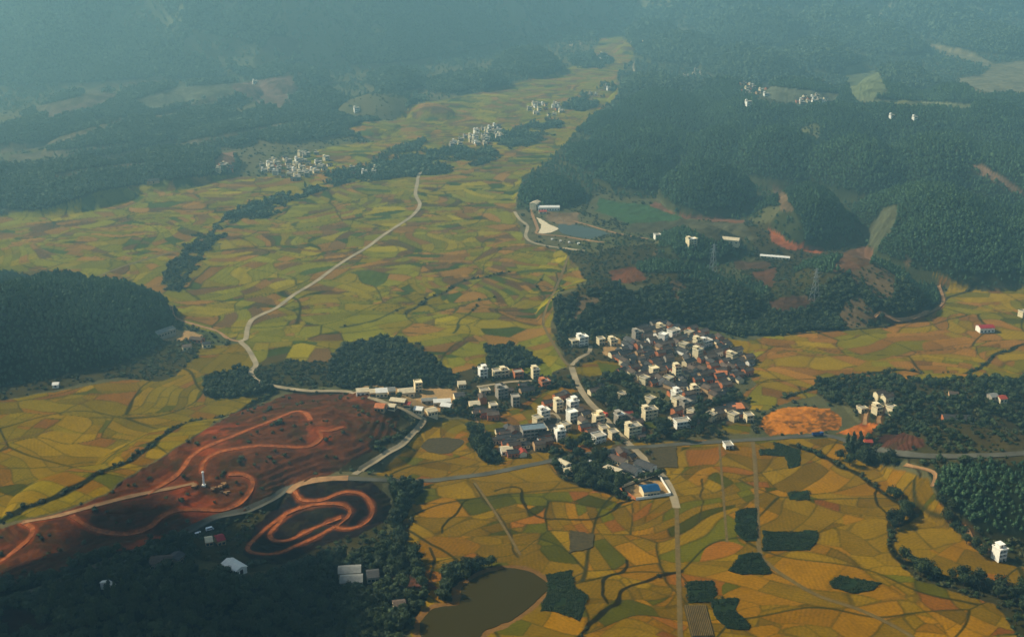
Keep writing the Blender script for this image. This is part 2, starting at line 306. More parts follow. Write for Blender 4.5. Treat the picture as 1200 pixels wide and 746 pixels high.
ROADS = [
 ('valley_road', [(505,198),(492,203),(489,215),(487,228),(492,240),(484,252),(470,262),(450,275),(430,290),(408,303),(390,315),(370,330),(345,345),(325,360),(308,368),(295,375),(290,385),(288,397),(282,400),(290,408),(297,420),(300,428),(294,435),(297,443),(308,449),(325,453),(345,456),(365,458),(395,458),(415,460),(435,466),(455,473),(475,480),(490,489),(497,491),(492,500),(480,512),(470,522),(455,530),(440,540),(427,548),(415,556)], 4.8, 'concrete_road', 'pale winding concrete road running up the middle of the valley', .3),
 ('highway', [(-40,715),(0,703),(45,690),(90,672),(150,648),(215,625),(250,607),(290,598),(320,584),(342,570),(370,562),(400,560),(440,562),(500,563),(530,560),(570,555),(610,547),(640,541),(670,534),(700,530),(730,525),(760,523),(800,520),(850,517),(900,514),(940,511),(965,510),(985,514),(1000,520),(1030,528),(1060,533),(1100,535),(1150,534),(1200,531),(1280,526)], 5.6, 'grey_road', 'grey main road crossing the valley in front of the large village', .3),
 ('highway', [(338,578),(348,569),(362,564),(385,561),(408,560)], 7.5, 'pale_dirt', 'wide sandy stretch of the main road by the dark mound', .42),
 ('village_lane', [(666,300),(658,322),(648,345),(640,362),(637,380),(650,405),(662,424),(670,430)], 2.6, 'track', 'thin lane running down beside the dark wood to the village', .14),
 ('village_lane', [(670,430),(677,450),(690,470),(705,485),(720,503),(735,518),(748,530),(765,547),(780,562),(788,578),(793,595)], 5.4, 'concrete_road', 'pale lane running straight through the village and down to the fields', .14),
 ('village_lane', [(793,595),(794,640),(796,700),(798,770)], 3.0, 'track', 'narrow straight lane running from the blue-roofed building down to the photo bottom', .14),
 ('village_lane', [(670,428),(678,420),(690,413),(692,405)], 4.0, 'concrete_road', 'short pale drive curving up to the white house by the dark wood', .2),
 ('village_lane', [(559,453),(580,450),(600,447),(625,446)], 3.5, 'concrete_road', 'short pale lane below the white houses of the left hamlet', .2),
 ('village_lane', [(556,490),(563,498),(569,507),(575,510)], 2.6, 'pale_dirt', 'short pale path beside the tiled row houses', .2),
 ('village_lane', [(640,487),(648,484),(655,490),(652,500)], 3.0, 'concrete_road', 'curved pale yard lane between the white houses left of the village lane', .25),
 ('field_track', [(882,517),(885,545),(887,590),(890,645),(900,660),(920,675),(960,698),(1010,715),(1060,740),(1090,760)], 3.0, 'track', 'straight field track that bends away right at its lower end', .12),
 ('field_track', [(843,520),(846,560),(852,635)], 1.6, 'track', 'thin straight field path left of the longer field track', .12),
 ('field_track', [(556,565),(580,600),(610,650)], 1.8, 'track', 'thin straight path cutting across curved golden fields', .12),
 ('field_track', [(200,358),(204,370),(215,376),(235,382),(255,388),(268,397),(282,400)], 3.2, 'pale_dirt', 'dirt track from the valley road to the yard under the dark wooded hill', .15),
 ('field_track', [(100,330),(150,310),(200,296),(240,286)], 3, 'track', 'faint track across the dull fields on the far left', .15),
 ('reservoir_road', [(603,248),(609,257),(618,265),(616,276),(622,283),(640,288),(670,292),(685,294)], 4.2, 'concrete_road', 'white road curving round the foot of the reservoir dam', .2),
 ('reservoir_road', [(622,246),(626,257),(630,268),(630,274),(660,277),(690,282),(708,284)], 3.4, 'pale_dirt', 'pale track along the crest of the reservoir dam', .25),
 ('reservoir_road', [(672,259),(690,264),(710,270),(735,276),(760,280)], 3.6, 'pale_dirt', 'pale dirt track above the reservoir towards the wooded knoll', .25),
 ('dirt_track', [(-20,668),(0,658),(20,643),(35,630),(38,619),(26,612)], 2.9, 'dirt', 'orange dirt track curving down off the left edge of the bare hill', .22),
 ('dirt_track', [(26,612),(60,606),(80,601),(120,590),(160,580),(200,572),(228,566)], 3.2, 'pale_dirt', 'pale straight track along the crest to the white tower', .22),
 ('dirt_track', [(84,604),(100,615),(120,623),(150,626),(175,618),(190,605),(210,598),(240,597),(260,598),(280,590),(293,576),(296,563),(285,556),(268,556)], 3.2, 'dirt', 'wide orange track sweeping in an S below the white tower', .22),
 ('dirt_track', [(236,552),(240,540),(255,530),(280,525),(305,522),(330,523),(350,524),(365,522),(377,512),(374,505),(385,505),(402,500)], 2.9, 'dirt', 'orange track running right from the white tower along the slope', .22),
 ('dirt_track', [(172,579),(200,562),(213,550),(225,534),(245,522),(270,512),(300,500),(325,490),(345,482),(358,484),(364,492)], 3.2, 'dirt', 'thin orange track climbing along the top of the bare hill', .22),
 ('dirt_track', [(345,575),(352,585),(365,587),(380,585),(400,577),(418,577),(430,583),(437,597),(430,611),(412,619),(395,618),(398,613),(408,605),(410,597),(400,591),(385,590)], 2.6, 'dirt', 'orange track looping round the right end of the dark mound', .22),
 ('dirt_track', [(385,590),(365,592),(340,600),(322,611),(302,628),(290,642),(300,648),(325,648),(345,640),(370,629),(392,617)], 2.6, 'dirt', 'outer orange loop track on the dark mound', .22),
 ('dirt_track', [(352,594),(335,604),(325,615),(316,626),(322,633),(340,632),(362,621),(385,612),(400,606)], 2.6, 'dirt', 'inner orange hairpin track on the dark mound', .22),
 ('dirt_track', [(1013,498),(1014,489),(1016,482),(1021,476)], 3.4, 'pale_dirt', 'pale drive to the small houses right of the orange earth', .2),
 ('dirt_track', [(1030,496),(1030,489),(1036,482),(1042,474)], 3.4, 'pale_dirt', 'second pale drive, forking right to the small houses above the orange earth', .2),
 ('dirt_track', [(1060,545),(1085,550),(1096,556),(1092,570)], 2.4, 'pale_dirt', 'short orange bend of track below the main road at the right', .3),
 ('dirt_track', [(1128,620),(1140,632),(1158,646)], 4.0, 'pale_dirt', 'short earth drive to the lone white house beside the dark plantation', .5),
 ('dirt_track', [(1025,372),(1033,366),(1042,372),(1055,376),(1085,368),(1105,355),(1100,335)], 3.0, 'pale_dirt', 'thin track round the foot of the wooded dome', .5),
 ('far_road', [(770,95),(748,88),(742,80),(745,72)], 5.0, 'concrete_road', 'short white bit of road in the far end of the valley', .5),
 ('far_road', [(690,120),(700,108),(718,101),(735,92)], 5.0, 'track', 'pale road into the far village under the mountains', .5),
]
DIRTW = [(np.array([drape(a, b)[:2] for a, b in spline(P, 3)]), wd) for nm, P, wd, m_, *_ in ROADS if nm == 'dirt_track' and wd > 2.5]
def voronoi(x, y, cell, s, ang, asp):
    """id hash, edge distance (m)"""
    ca, sa = np.cos(ang), np.sin(ang)
    p, q = (x*ca+y*sa)/(cell*asp), (-x*sa+y*ca)/(cell/asp)
    ip, iq = np.floor(p), np.floor(q)
    f1 = np.full(x.shape, 9.); f2 = f1.copy(); idh = np.zeros(x.shape)
    for i in (-1, 0, 1):
        for j in (-1, 0, 1):
            cx, cy = ip+i, iq+j
            d = np.hypot(cx+.12+.76*h2(cx, cy, s)-p, cy+.12+.76*h2(cx, cy, s+5)-q)
            lt = d < f1
            f2 = np.where(lt, f1, np.minimum(f2, d)); idh = np.where(lt, h2(cx, cy, s+9), idh); f1 = np.where(lt, d, f1)
    return idh, (f2-f1)*cell*0.5
NCLS = dict(field=0, wood=1, scrub=2, bare=3, mountain=4, village=5)
def cover(x, y, z, wood, s, need_color=True):
    u, v = proj(x, y, z)
    Zd = y*CP+(CAMH-z)*SP; ppm = FPX/Zd
    ju = 5.0*(fbm(x/16, y/16, 41, 3)-.5)*ppm*1.6; jv = 5.0*(fbm(x/16, y/16, 43, 3)-.5)*ppm*0.7
    uj, vj = u+ju, v+jv
    N = len(x); cls = np.full(N, 2); tree = np.zeros(N); col = np.zeros((N, 3))
    n1 = fbm(x/70, y/70, 51, 4); n2 = fbm(x/9, y/9, 53, 3); n3 = fbm(x/260, y/260, 55, 3)
    # default: rough grass and bushes between the hills
    base = lin((116,102,66))[None]*(1-n1[:,None]) + lin((78,90,50))[None]*n1[:,None]
    col[:] = base*(0.75+0.5*n2[:,None]); tree[:] = np.where(n1 > .55, np.where(v < 260, .24, .25), np.where(v < 260, .06, .06))
    # paddy fields
    fm = np.full(N, -1)
    for k, P in enumerate(FIELDS): fm[inpoly(uj, vj, P)] = k
    lock = np.zeros(N, bool)
    for k, P in FIELDX: q = inpoly(uj, vj, P); fm[q] = k; lock |= q
    i = np.nonzero(fm >= 0)[0]; cls[i] = 0; tree[i] = 0
    if need_color and len(i):
        X, Y = x[i], y[i]
        wx = X+16*(fbm(X/48, Y/48, 61, 2)-.5)*2; wy = Y+16*(fbm(X/48, Y/48, 63, 2)-.5)*2
        ang = 0.5*np.pi*(vnoise(X/330, Y/330, 66)-.5)
        id1, e1 = voronoi(wx, wy, 26, 71, 0.12+0*ang, 1.25)
        id2, e2 = voronoi(wx, wy, 15, 76, 0.5+0*ang, 1.2)
        idb, eb = voronoi(X+30*(fbm(X/90, Y/90, 67, 2)-.5)*2, Y+30*(fbm(X/90, Y/90, 68, 2)-.5)*2, 105, 81, 0.3+0*ang, 1.2)
        split = (id1*7.31 % 1) > 0.66
        idf = np.where(split, (id1*3.7+id2) % 1, id1); e = np.where(split, np.minimum(e1, e2), e1)
        # other blocks are cut into bowed strips, each strip into a few plots
        wx2 = X+34*(fbm(X/75, Y/75, 161, 2)-.5)*2; wy2 = Y+34*(fbm(X/75, Y/75, 163, 2)-.5)*2
        idk, ek = voronoi(wx2, wy2, 72, 171, 0.25+0*ang, 1.3)
        aa = (idk*7.7 % 1-.5)*1.9; aa = aa+np.where((idk*3.3 % 1) > .72, 1.57, 0)
        pp, qq = wx2*np.cos(aa)+wy2*np.sin(aa), -wx2*np.sin(aa)+wy2*np.cos(aa)
        wdt = 8+13*(idk*23.1 % 1); qs = qq/wdt+idk*9; si = np.floor(qs); bh = np.floor(idk*1e5)
        ln = wdt*(1.6+2.6*h2(si, bh, 3)); ps = pp/ln+h2(si, bh, 4)*5; pi_ = np.floor(ps)
        es = np.minimum(np.minimum(qs-si, 1-qs+si)*wdt, np.minimum(ps-pi_, 1-ps+pi_)*ln)
        ids = h2(si, pi_, 7)*.6+.4*h2(si+bh, pi_*3+bh, 8)
        strips = ((idk*51.7) % 1) > .30
        idf = np.where(strips, ids, idf); e = np.where(strips, np.minimum(es, ek), np.minimum(e, ek))
        big = fbm(X/150, Y/150, 69, 2)
        # neighbouring fields often share a crop
        t = np.clip(0.62*((idf*17.3) % 1)+0.38*((idb*5.1) % 1)+0.5*(big-.5), 0, .999)
        c = np.zeros((len(i), 3))
        for k in range(5):
            m = fm[i] == k
            if not m.any(): continue
            ws = np.array([q[1] for q in PAL[k]], float); cw = np.cumsum(ws)/ws.sum()
            cols = np.array([lin(q[0]) for q in PAL[k]])
            tt = (0.5*(t[m])+0.5*((idf[m]*91.7) % 1))
            rk = np.clip((tt-.12)/.76, 0, .999)
            c[m] = [.86,.84,1,1,1][k]*cols[np.minimum(np.searchsorted(cw, rk), len(cols)-1)]
        c *= np.where((fm[i] == 0)[:,None], np.array([[.58,.545,.34]]), np.array([[.63,.545,.27]]))*(0.74+0.46*((idf*37.7) % 1))[:,None]
        c *= (0.86+0.28*n2[i])[:,None]*(0.9+0.2*fbm(X/28, Y/28, 77, 2))[:,None]
        c *= (1+0.085*np.sin((X*np.cos(idf*6)+Y*np.sin(idf*6))*2.4))[:,None]
        bund = lin((36,38,10))
        a = (1-sstep(0.2, 1.1, e))*0.6*(0.4+0.6*((idf*13.3) % 1)); c = c*(1-a[:,None])+bund*a[:,None]
        eb = np.minimum(eb, np.where((idk*19.3) % 1 > .55, ek*1.4, 9)); ab = (1-sstep(0.25, 1.25, eb))*np.where((idb*11.3) % 1 > .25, .9, .4); c = c*(1-ab[:,None])+lin((40,42,14))*ab[:,None]
        col[i] = c
    for kk, P in enumerate(SCRUB):
        i = np.nonzero(inpoly(uj, vj, P) & ~lock)[0]; cls[i] = 2
        b = lin((84,72,40))[None]*(1-n1[i,None])+lin((56,62,26))[None]*n1[i,None]
        col[i] = b*(0.7+0.6*n2[i,None]); tree[i] = np.where(n1[i] > (.36 if kk in (2, 3, 5, 11) else .44), .8 if kk in (2, 3, 5, 11) else .5, .25 if kk in (2, 3, 5, 11) else .16)
    # woods on the low hills and in the marked polygons
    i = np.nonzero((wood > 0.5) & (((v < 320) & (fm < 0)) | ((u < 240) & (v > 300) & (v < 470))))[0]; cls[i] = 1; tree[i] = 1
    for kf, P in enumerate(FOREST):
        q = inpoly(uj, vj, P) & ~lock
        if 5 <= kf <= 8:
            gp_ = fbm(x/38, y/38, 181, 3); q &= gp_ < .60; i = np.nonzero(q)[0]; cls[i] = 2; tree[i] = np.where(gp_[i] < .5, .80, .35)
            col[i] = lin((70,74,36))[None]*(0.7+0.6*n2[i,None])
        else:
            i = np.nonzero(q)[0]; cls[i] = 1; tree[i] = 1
            if kf in (9, 10):
                gp_ = fbm(x/42, y/60, 187, 3); i = np.nonzero(q & (gp_ > .69))[0]; cls[i] = 2; tree[i] = .25
                col[i] = lin((118,96,62))[None]*(0.6+0.8*n2[i,None])
    # thin gullies among the woods
    g = np.nonzero((cls == 1) & (v < 330) & (fbm(x/120, y/170, 87, 3) > .85))[0]; tree[g] = 0.4; cls[g] = 2
    i = np.nonzero((s > 40) & (fm < 0))[0]; cls[i] = 4; tree[i] = np.where(n3[i]*.45+n1[i]*.55 > .555, 0.2, 1.0)
    col[i] = (lin((138,128,92))[None]*(1-n1[i,None])+lin((112,116,76))[None]*n1[i,None])
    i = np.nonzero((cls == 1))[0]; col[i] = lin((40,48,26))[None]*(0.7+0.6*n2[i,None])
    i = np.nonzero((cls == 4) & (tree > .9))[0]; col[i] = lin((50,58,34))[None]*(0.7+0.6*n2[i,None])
    i = np.nonzero((cls == 1) & (wood < .9) & (v < 335) & (u > 560) & (y > 1150))[0]; tree[i] = np.where(n2[i] > .52, .34, .10); col[i] = (lin((96,92,54))[None]*n1[i,None]+lin((52,66,36))[None]*(1-n1[i,None]))*(0.6+0.7*n2[i,None])
    i = np.nonzero((cls == 1) & (wood > .5) & (wood < .9) & (v < 320) & (u < 560))[0]; tree[i] = np.where(n2[i] > .52, .4, .12); col[i] = lin((112,102,66))[None]*(0.6+0.7*n2[i,None])
    for P in TOWN+YARD:
        i = np.nonzero(inpoly(uj, vj, P) & ~lock)[0]; cls[i] = 5; tree[i] = np.where(n2[i] > .60, .16, 0)
        b = lin((118,92,60))[None]*(1-n1[i,None])+lin((78,72,44))[None]*n1[i,None]
        col[i] = b*(0.6+0.7*n2[i,None])
    for P in YARD:
        i = np.nonzero(inpoly(uj, vj, P))[0]; tree[i] = 0; col[i] = lin((196,156,98))[None]*(0.65+0.6*n2[i,None])
    for P, c, mot in BARE:
        i = np.nonzero(inpoly(uj, vj, P))[0]; cls[i] = 3; tree[i] = 0
        strat = sstep(.15, .85, 0.5+0.5*np.sin(z[i]*2.9+7*n1[i]+1.5*n2[i])); n4 = fbm(x[i]/3.2, y[i]/3.2, 57, 2)
        k = (1-mot)+mot*(0.55*strat+1.3*n2[i]+0.9*n1[i]+1.1*n4-1.0)
        col[i] = lin(c)[None]*k[:,None]
        gm = sstep(.47, .60, fbm(x[i]/18, y[i]/18, 93, 4))*mot*1.3*sstep(.35,.6,n4+.2*strat)
        col[i] = col[i]*(1-gm[:,None])+lin((58,54,26))*gm[:,None]
    # red scars on the bare hill
    i = np.nonzero(inpoly(u, v, BARE[0][0]))[0]
    if len(i):
        r = sstep(.54, .66, fbm(x[i]/36, y[i]/26, 97, 4))*sstep(.35, .7, n1[i]); col[i] = col[i]*(1-.8*r[:,None])+lin((164,78,30))*.8*r[:,None]
        tree[i] = np.where((n2[i] > .56), .13, .015)
    wgx, wgy = 9*(fbm(x/24, y/24, 141, 3)-.5), 9*(fbm(x/24, y/24, 143, 3)-.5)
    for L, wd, c in DW:
        d = wdist(x+wgx, y+wgy, L, wd*2+4); wd = wd*.8; i = np.nonzero(d < wd*2)[0]
        if not len(i): continue
        a = (1-sstep(wd*.35, wd*.75, d[i]+wd*.5*(n2[i]-.5)))*.95
        col[i] = col[i]*(1-a[:,None])+.6*c*a[:,None]
        if wd >= 4: tree[i] = np.where((a > .6) & (cls[i] != 3), np.maximum(tree[i], .42), tree[i])
        elif wd >= 2: tree[i] = np.where((a > .6) & (cls[i] == 0), .10, tree[i])
    dt = np.full(N, 99.)
    for L, wd in DIRTW: dt = np.minimum(dt, wdist(x, y, L, 14)-wd*.5)
    i = np.nonzero(dt < 9)[0]       # loose soil spilled along the tracks
    if len(i):
        a = np.clip(1.15-np.maximum(dt[i], 0)/(.5+4.2*fbm(x[i]/8, y[i]/8, 131, 3)**2), 0, 1)*np.where(cls[i] == 3, .85, .3)
        col[i] = col[i]*(1-a[:,None])+lin((152,80,30))*(.45+.9*n2[i,None])*a[:,None]; tree[i] = np.where(dt[i] < 3, 0, tree[i])
    cover.dt = dt
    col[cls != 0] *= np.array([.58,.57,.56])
    for k in (0, 2, 3): col[inpoly(uj, vj, BARE[k][0]) & (cls == 3)] *= np.array([1.28,1.02,.80])
    d = wdist(x, y, RIMW, 12); i = np.nonzero(d < 1.8+4.5*fbm(x/7, y/7, 191, 3))[0]; col[i] = lin((110,78,36))*(0.7+.6*n2[i,None]); tree[i] = 0
    return col, cls, tree

# ------------------------------------------------------------------ materials
def nodemat(name):
    m = bpy.data.materials.new(name); m.use_nodes = True
    nt = m.node_tree; b = nt.nodes['Principled BSDF']; b.inputs['Roughness'].default_value = 0.9
    b.inputs['Specular IOR Level'].default_value = 0.12
    return m, nt, b
def mat(name, rgb, scale=0.6, amp=0.35, rough=0.9, spec=0.12, metal=0, detail=4, rnd=0.0, linear=False):
    m, nt, b = nodemat(name); L = nt.links.new
    c = np.array(rgb, float) if linear else lin(rgb)
    tc = nt.nodes.new('ShaderNodeTexCoord'); n = nt.nodes.new('ShaderNodeTexNoise')
    n.inputs['Scale'].default_value = scale; n.inputs['Detail'].default_value = detail
    L(tc.outputs['Object'], n.inputs['Vector'])
    mr = nt.nodes.new('ShaderNodeMapRange'); mr.inputs[1].default_value = .25; mr.inputs[2].default_value = .75
    mr.inputs[3].default_value = 1-amp; mr.inputs[4].default_value = 1+amp
    L(n.outputs['Fac'], mr.inputs[0])
    val = mr.outputs[0]
    if rnd:
        oi = nt.nodes.new('ShaderNodeObjectInfo'); m2 = nt.nodes.new('ShaderNodeMapRange')
        m2.inputs[3].default_value = 1-rnd; m2.inputs[4].default_value = 1+rnd
        L(oi.outputs['Random'], m2.inputs[0])
        mm = nt.nodes.new('ShaderNodeMath'); mm.operation = 'MULTIPLY'; L(val, mm.inputs[0]); L(m2.outputs[0], mm.inputs[1]); val = mm.outputs[0]
    mx = nt.nodes.new('ShaderNodeVectorMath'); mx.operation = 'SCALE'; mx.inputs[0].default_value = tuple(c)
    L(val, mx.inputs['Scale']); L(mx.outputs[0], b.inputs['Base Color'])
    b.inputs['Roughness'].default_value = rough; b.inputs['Specular IOR Level'].default_value = spec; b.inputs['Metallic'].default_value = metal
    return m
def leafmat(name, c1, c2):
    m, nt, b = nodemat(name); L = nt.links.new
    oi = nt.nodes.new('ShaderNodeObjectInfo'); g = nt.nodes.new('ShaderNodeNewGeometry')
    ad = nt.nodes.new('ShaderNodeMath'); ad.operation = 'MULTIPLY_ADD'; ad.inputs[1].default_value = .45
    m6 = nt.nodes.new('ShaderNodeMath'); m6.operation = 'MULTIPLY'; m6.inputs[1].default_value = .55
    L(oi.outputs['Random'], m6.inputs[0]); L(g.outputs['Random Per Island'], ad.inputs[0]); L(m6.outputs[0], ad.inputs[2])
    nz = nt.nodes.new('ShaderNodeTexNoise'); nz.inputs['Scale'].default_value = .011; nz.inputs['Detail'].default_value = 3
    L(oi.outputs['Location'], nz.inputs['Vector'])
    mr = nt.nodes.new('ShaderNodeMapRange'); mr.inputs[1].default_value = .36; mr.inputs[2].default_value = .64; mr.inputs[3].default_value = -.30; mr.inputs[4].default_value = .34
    L(nz.outputs['Fac'], mr.inputs[0]); a2 = nt.nodes.new('ShaderNodeMath'); a2.operation = 'ADD'; a2.use_clamp = True; L(ad.outputs[0], a2.inputs[0]); L(mr.outputs[0], a2.inputs[1]); ad = a2
    mx = nt.nodes.new('ShaderNodeMix'); mx.data_type = 'RGBA'
    mx.inputs[6].default_value = (*c1, 1); mx.inputs[7].default_value = (*c2, 1)
    L(ad.outputs[0], mx.inputs[0]); L(mx.outputs[2], b.inputs['Base Color'])
    b.inputs['Roughness'].default_value = .7; b.inputs['Specular IOR Level'].default_value = .15
    return m
M = {}
m, nt, b = nodemat('land'); at = nt.nodes.new('ShaderNodeAttribute'); at.attribute_name = 'Col'
gp = nt.nodes.new('ShaderNodeNewGeometry'); nz = nt.nodes.new('ShaderNodeTexNoise'); nz.inputs['Scale'].default_value = .55; nz.inputs['Detail'].default_value = 5
nt.links.new(gp.outputs['Position'], nz.inputs['Vector'])
mr = nt.nodes.new('ShaderNodeMapRange'); mr.inputs[1].default_value = .3; mr.inputs[2].default_value = .7; mr.inputs[3].default_value = .78; mr.inputs[4].default_value = 1.22
nt.links.new(nz.outputs['Fac'], mr.inputs[0])
sc_ = nt.nodes.new('ShaderNodeVectorMath'); sc_.operation = 'SCALE'
nt.links.new(at.outputs['Color'], sc_.inputs[0]); nt.links.new(mr.outputs[0], sc_.inputs['Scale']); nt.links.new(sc_.outputs[0], b.inputs['Base Color'])
b.inputs['Specular IOR Level'].default_value = 0.0
M['land'] = m
M['concrete_road'] = mat('pale concrete', (142,126,94), .07, .35)
M['grey_road'] = mat('grey asphalt', (78,75,60), .07, .35)
M['dirt'] = mat('orange dirt', (138,72,24), .3, .6)
M['pale_dirt'] = mat('pale dirt', (140,104,64), .25, .3)
M['track'] = mat('field track', (98,80,40), .25, .3)
M['white_wall'] = mat('white render', (234,226,204), .35, .16, rnd=.10)
M['cream_wall'] = mat('cream render', (222,202,156), .35, .18, rnd=.10)
M['grey_wall'] = mat('grey cement', (150,140,120), .35, .22, rnd=.12)
M['brick_wall'] = mat('orange brick', (176,104,60), .5, .3, rnd=.15)
M['mud_wall'] = mat('tan mud brick', (176,142,98), .5, .3, rnd=.2)
M['roof_flat'] = mat('cement roof', (150,140,118), .4, .3, rnd=.15)
M['tile'] = mat('dark roof tile', (64,62,57), .8, .4, rnd=.3)
M['tile_brown'] = mat('brown roof tile', (88,74,60), .8, .4, rnd=.25)
M['tile_red'] = mat('red roof tile', (150,62,44), .8, .3)
M['red_sheet'] = mat('red sheet roof', (150,40,44), .8, .2)
M['blue_sheet'] = mat('blue sheet roof', (22,70,104), .5, .25, rough=.5)
M['bluegrey_sheet'] = mat('blue grey sheet roof', (104,118,120), .5, .2, rough=.6)
M['pale_sheet'] = mat('pale sheet roof', (196,178,140), .5, .2, rough=.7)
M['white_sheet'] = mat('white sheet roof', (214,208,190), .5, .12, rough=.6)
M['grey_sheet'] = mat('grey sheet roof', (124,122,110), .5, .25, rough=.7)
M['pane'] = mat('dark window pane', (30,34,36), .5, .2, rough=.25, spec=.5)
M['door'] = mat('brown door', (74,48,34), .5, .2)
M['balcony_floor'] = mat('balcony floor', (120,112,98), .5, .2)  # grey-tan colour of the balcony slabs
M['crop'] = mat('dark green crop', (26,40,14), .35, .6)
M['crop_brown'] = mat('brown green crop', (66,56,26), .5, .5)
M['steel'] = mat('galvanised steel', (150,154,150), .5, .1, rough=.5)
M['bark'] = mat('bark', (66,54,40), 1.5, .3)
M['truck_blue'] = mat('blue truck paint', (34,74,124), .5, .1, rough=.4, spec=.4)
M['truck_red'] = mat('orange truck paint', (196,70,34), .5, .1, rough=.4, spec=.4)
M['van_white'] = mat('white van paint', (220,220,214), .5, .05, rough=.4, spec=.4)
M['rubber'] = mat('black rubber', (24,24,24), .5, .1)
def water(name, c, rough):
    m, nt, b = nodemat(name); n = nt.nodes.new('ShaderNodeTexNoise'); n.inputs['Scale'].default_value = .7; bp = nt.nodes.new('ShaderNodeBump'); bp.inputs['Strength'].default_value = .08
    tc = nt.nodes.new('ShaderNodeTexCoord'); nt.links.new(tc.outputs['Object'], n.inputs['Vector']); nt.links.new(n.outputs['Fac'], bp.inputs['Height']); nt.links.new(bp.outputs[0], b.inputs['Normal'])
    b.inputs['Base Color'].default_value = (*lin(c), 1); b.inputs['Roughness'].default_value = rough; b.inputs['Specular IOR Level'].default_value = .03
    return m
M['pond'] = water('olive pond water', (52,45,10), .7); M['reservoir'] = water('blue grey water', (66,76,68), .5); M['mud_pond'] = water('brown pond water', (92,78,48), .3)
M['leaf_dark'] = leafmat('dark leaves', (.012,.022,.007), (.044,.060,.016))
M['leaf_mid'] = leafmat('green leaves', (.018,.034,.010), (.055,.075,.020))
M['leaf_blue'] = leafmat('plantation leaves', (.026,.060,.026), (.068,.125,.046))
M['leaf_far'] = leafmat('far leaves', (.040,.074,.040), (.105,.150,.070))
M['leaf_olive'] = leafmat('olive bushes', (.030,.034,.010), (.075,.075,.022))

# ------------------------------------------------------------------ mesh helpers
def tag(o, label=None, cat=None, group=None, kind=None):
    if label: o['label'] = label
    if cat: o['category'] = cat
    if group: o['group'] = group
    if kind: o['kind'] = kind
    return o
def link(name, me, parent=None, loc=None):
    o = bpy.data.objects.new(name, me); COL.objects.link(o)
    if parent is not None: o.parent = parent
    if loc is not None: o.location = loc
    return o
def empty(name, loc, rz=0):
    o = bpy.data.objects.new(name, None); o.empty_display_size = .5; COL.objects.link(o); o.location = loc; o.rotation_euler[2] = rz; return o
class MB:
    def __init__(s): s.v, s.f, s.mi = [], [], []
    def add(s, v, f, mi=0):
        k = len(s.v); s.v += [tuple(p) for p in v]; s.f += [tuple(i+k for i in q) for q in f]; s.mi += [mi]*len(f)
    def box(s, x0, x1, y0, y1, z0, z1, mi=0):
        s.add([(x0,y0,z0),(x1,y0,z0),(x1,y1,z0),(x0,y1,z0),(x0,y0,z1),(x1,y0,z1),(x1,y1,z1),(x0,y1,z1)],
              [(3,2,1,0),(4,5,6,7),(0,1,5,4),(1,2,6,5),(2,3,7,6),(3,0,4,7)], mi)
    def tube(s, a, b, r0, r1, n=6, mi=0):
        a, b = Vector(a), Vector(b); d = (b-a).normalized(); t = d.orthogonal().normalized(); c = d.cross(t)
        v = []
        for p, r in ((a, r0), (b, r1)):
            for k in range(n):
                q = 2*math.pi*k/n; v.append(p+(t*math.cos(q)+c*math.sin(q))*r)
        s.add(v, [(k, (k+1) % n, n+(k+1) % n, n+k) for k in range(n)]+[tuple(range(n))[::-1], tuple(range(n, 2*n))], mi)
    def mesh(s, name, mats):
        me = bpy.data.meshes.new(name); me.from_pydata(s.v, [], s.f)
        for q in (mats if isinstance(mats, (list, tuple)) else [mats]): me.materials.append(M[q] if isinstance(q, str) else q)
        if any(s.mi): me.polygons.foreach_set('material_index', s.mi)
        return me
    def obj(s, name, mats, parent=None, loc=None): return link(name, s.mesh(name, mats), parent, loc)
def kids(o): return [c for c in bpy.data.objects if c.parent == o] if False else list(o.children)
def copy_tree(o, parent=None):
    c = o.copy(); COL.objects.link(c)
    if parent is not None: c.parent = parent
    for ch in list(o.children): copy_tree(ch, c)
    return c

# ------------------------------------------------------------------ the land: one seamless grid, divided by what covers it
QV, QV2, QU = 0.85, 0.36, 1.2
vv = np.concatenate([np.arange(880, 112, -QV), np.arange(112, -42, -QV2)])
uu = np.arange(-110, 1312, QU)
Yr = np.array([unproj(600, q)[1] for q in vv]); dep = Yr*CP+CAMH*SP
GX = ((uu[None]-600)/FPX*dep[:,None]); GY = np.repeat(Yr[:,None], len(uu), 1)
nr, nc = GX.shape
gx, gy = GX.ravel(), GY.ravel()
gz, gw, gs = height_full(gx, gy)
gcol, gcls, gtree = cover(gx, gy, gz, gw, gs)
gbare = (gcls == 3)*sstep(1.5, 7, cover.dt)
micro = np.where(gcls == 3, .12+2.6*gbare, np.where(gcls == 0, .12, .35))
gz = gz + micro*(fbm(gx/8, gy/8, 101, 4)-.5) + gbare*(gz > 1)*.38*np.sin(gz*2.9+5*fbm(gx/70, gy/70, 51, 4))
idx = np.arange(nr*nc).reshape(nr, nc)
Q = np.stack([idx[:-1,:-1], idx[:-1,1:], idx[1:,1:], idx[1:,:-1]], -1).reshape(-1, 4)
fc = gcls[Q[:,0]]
LANDS = [('rice_fields', [0], 'patchwork of golden and tan rice fields filling the valley floor', 'rice field'),
         ('wooded_hills', [1], 'dark green forested hills and groves around the valley', 'hill'),
         ('scrubland', [2], 'rough brown and green ground with bushes between fields and woods', 'scrubland'),
         ('bare_earth', [3], 'bare red brown earth on stripped slopes and work sites', 'bare ground'),
         ('mountains', [4], 'hazy blue green mountains rising behind the far end of the valley', 'mountain'),
         ('village_ground', [5], 'trodden tan ground among the village houses and yards', 'ground')]
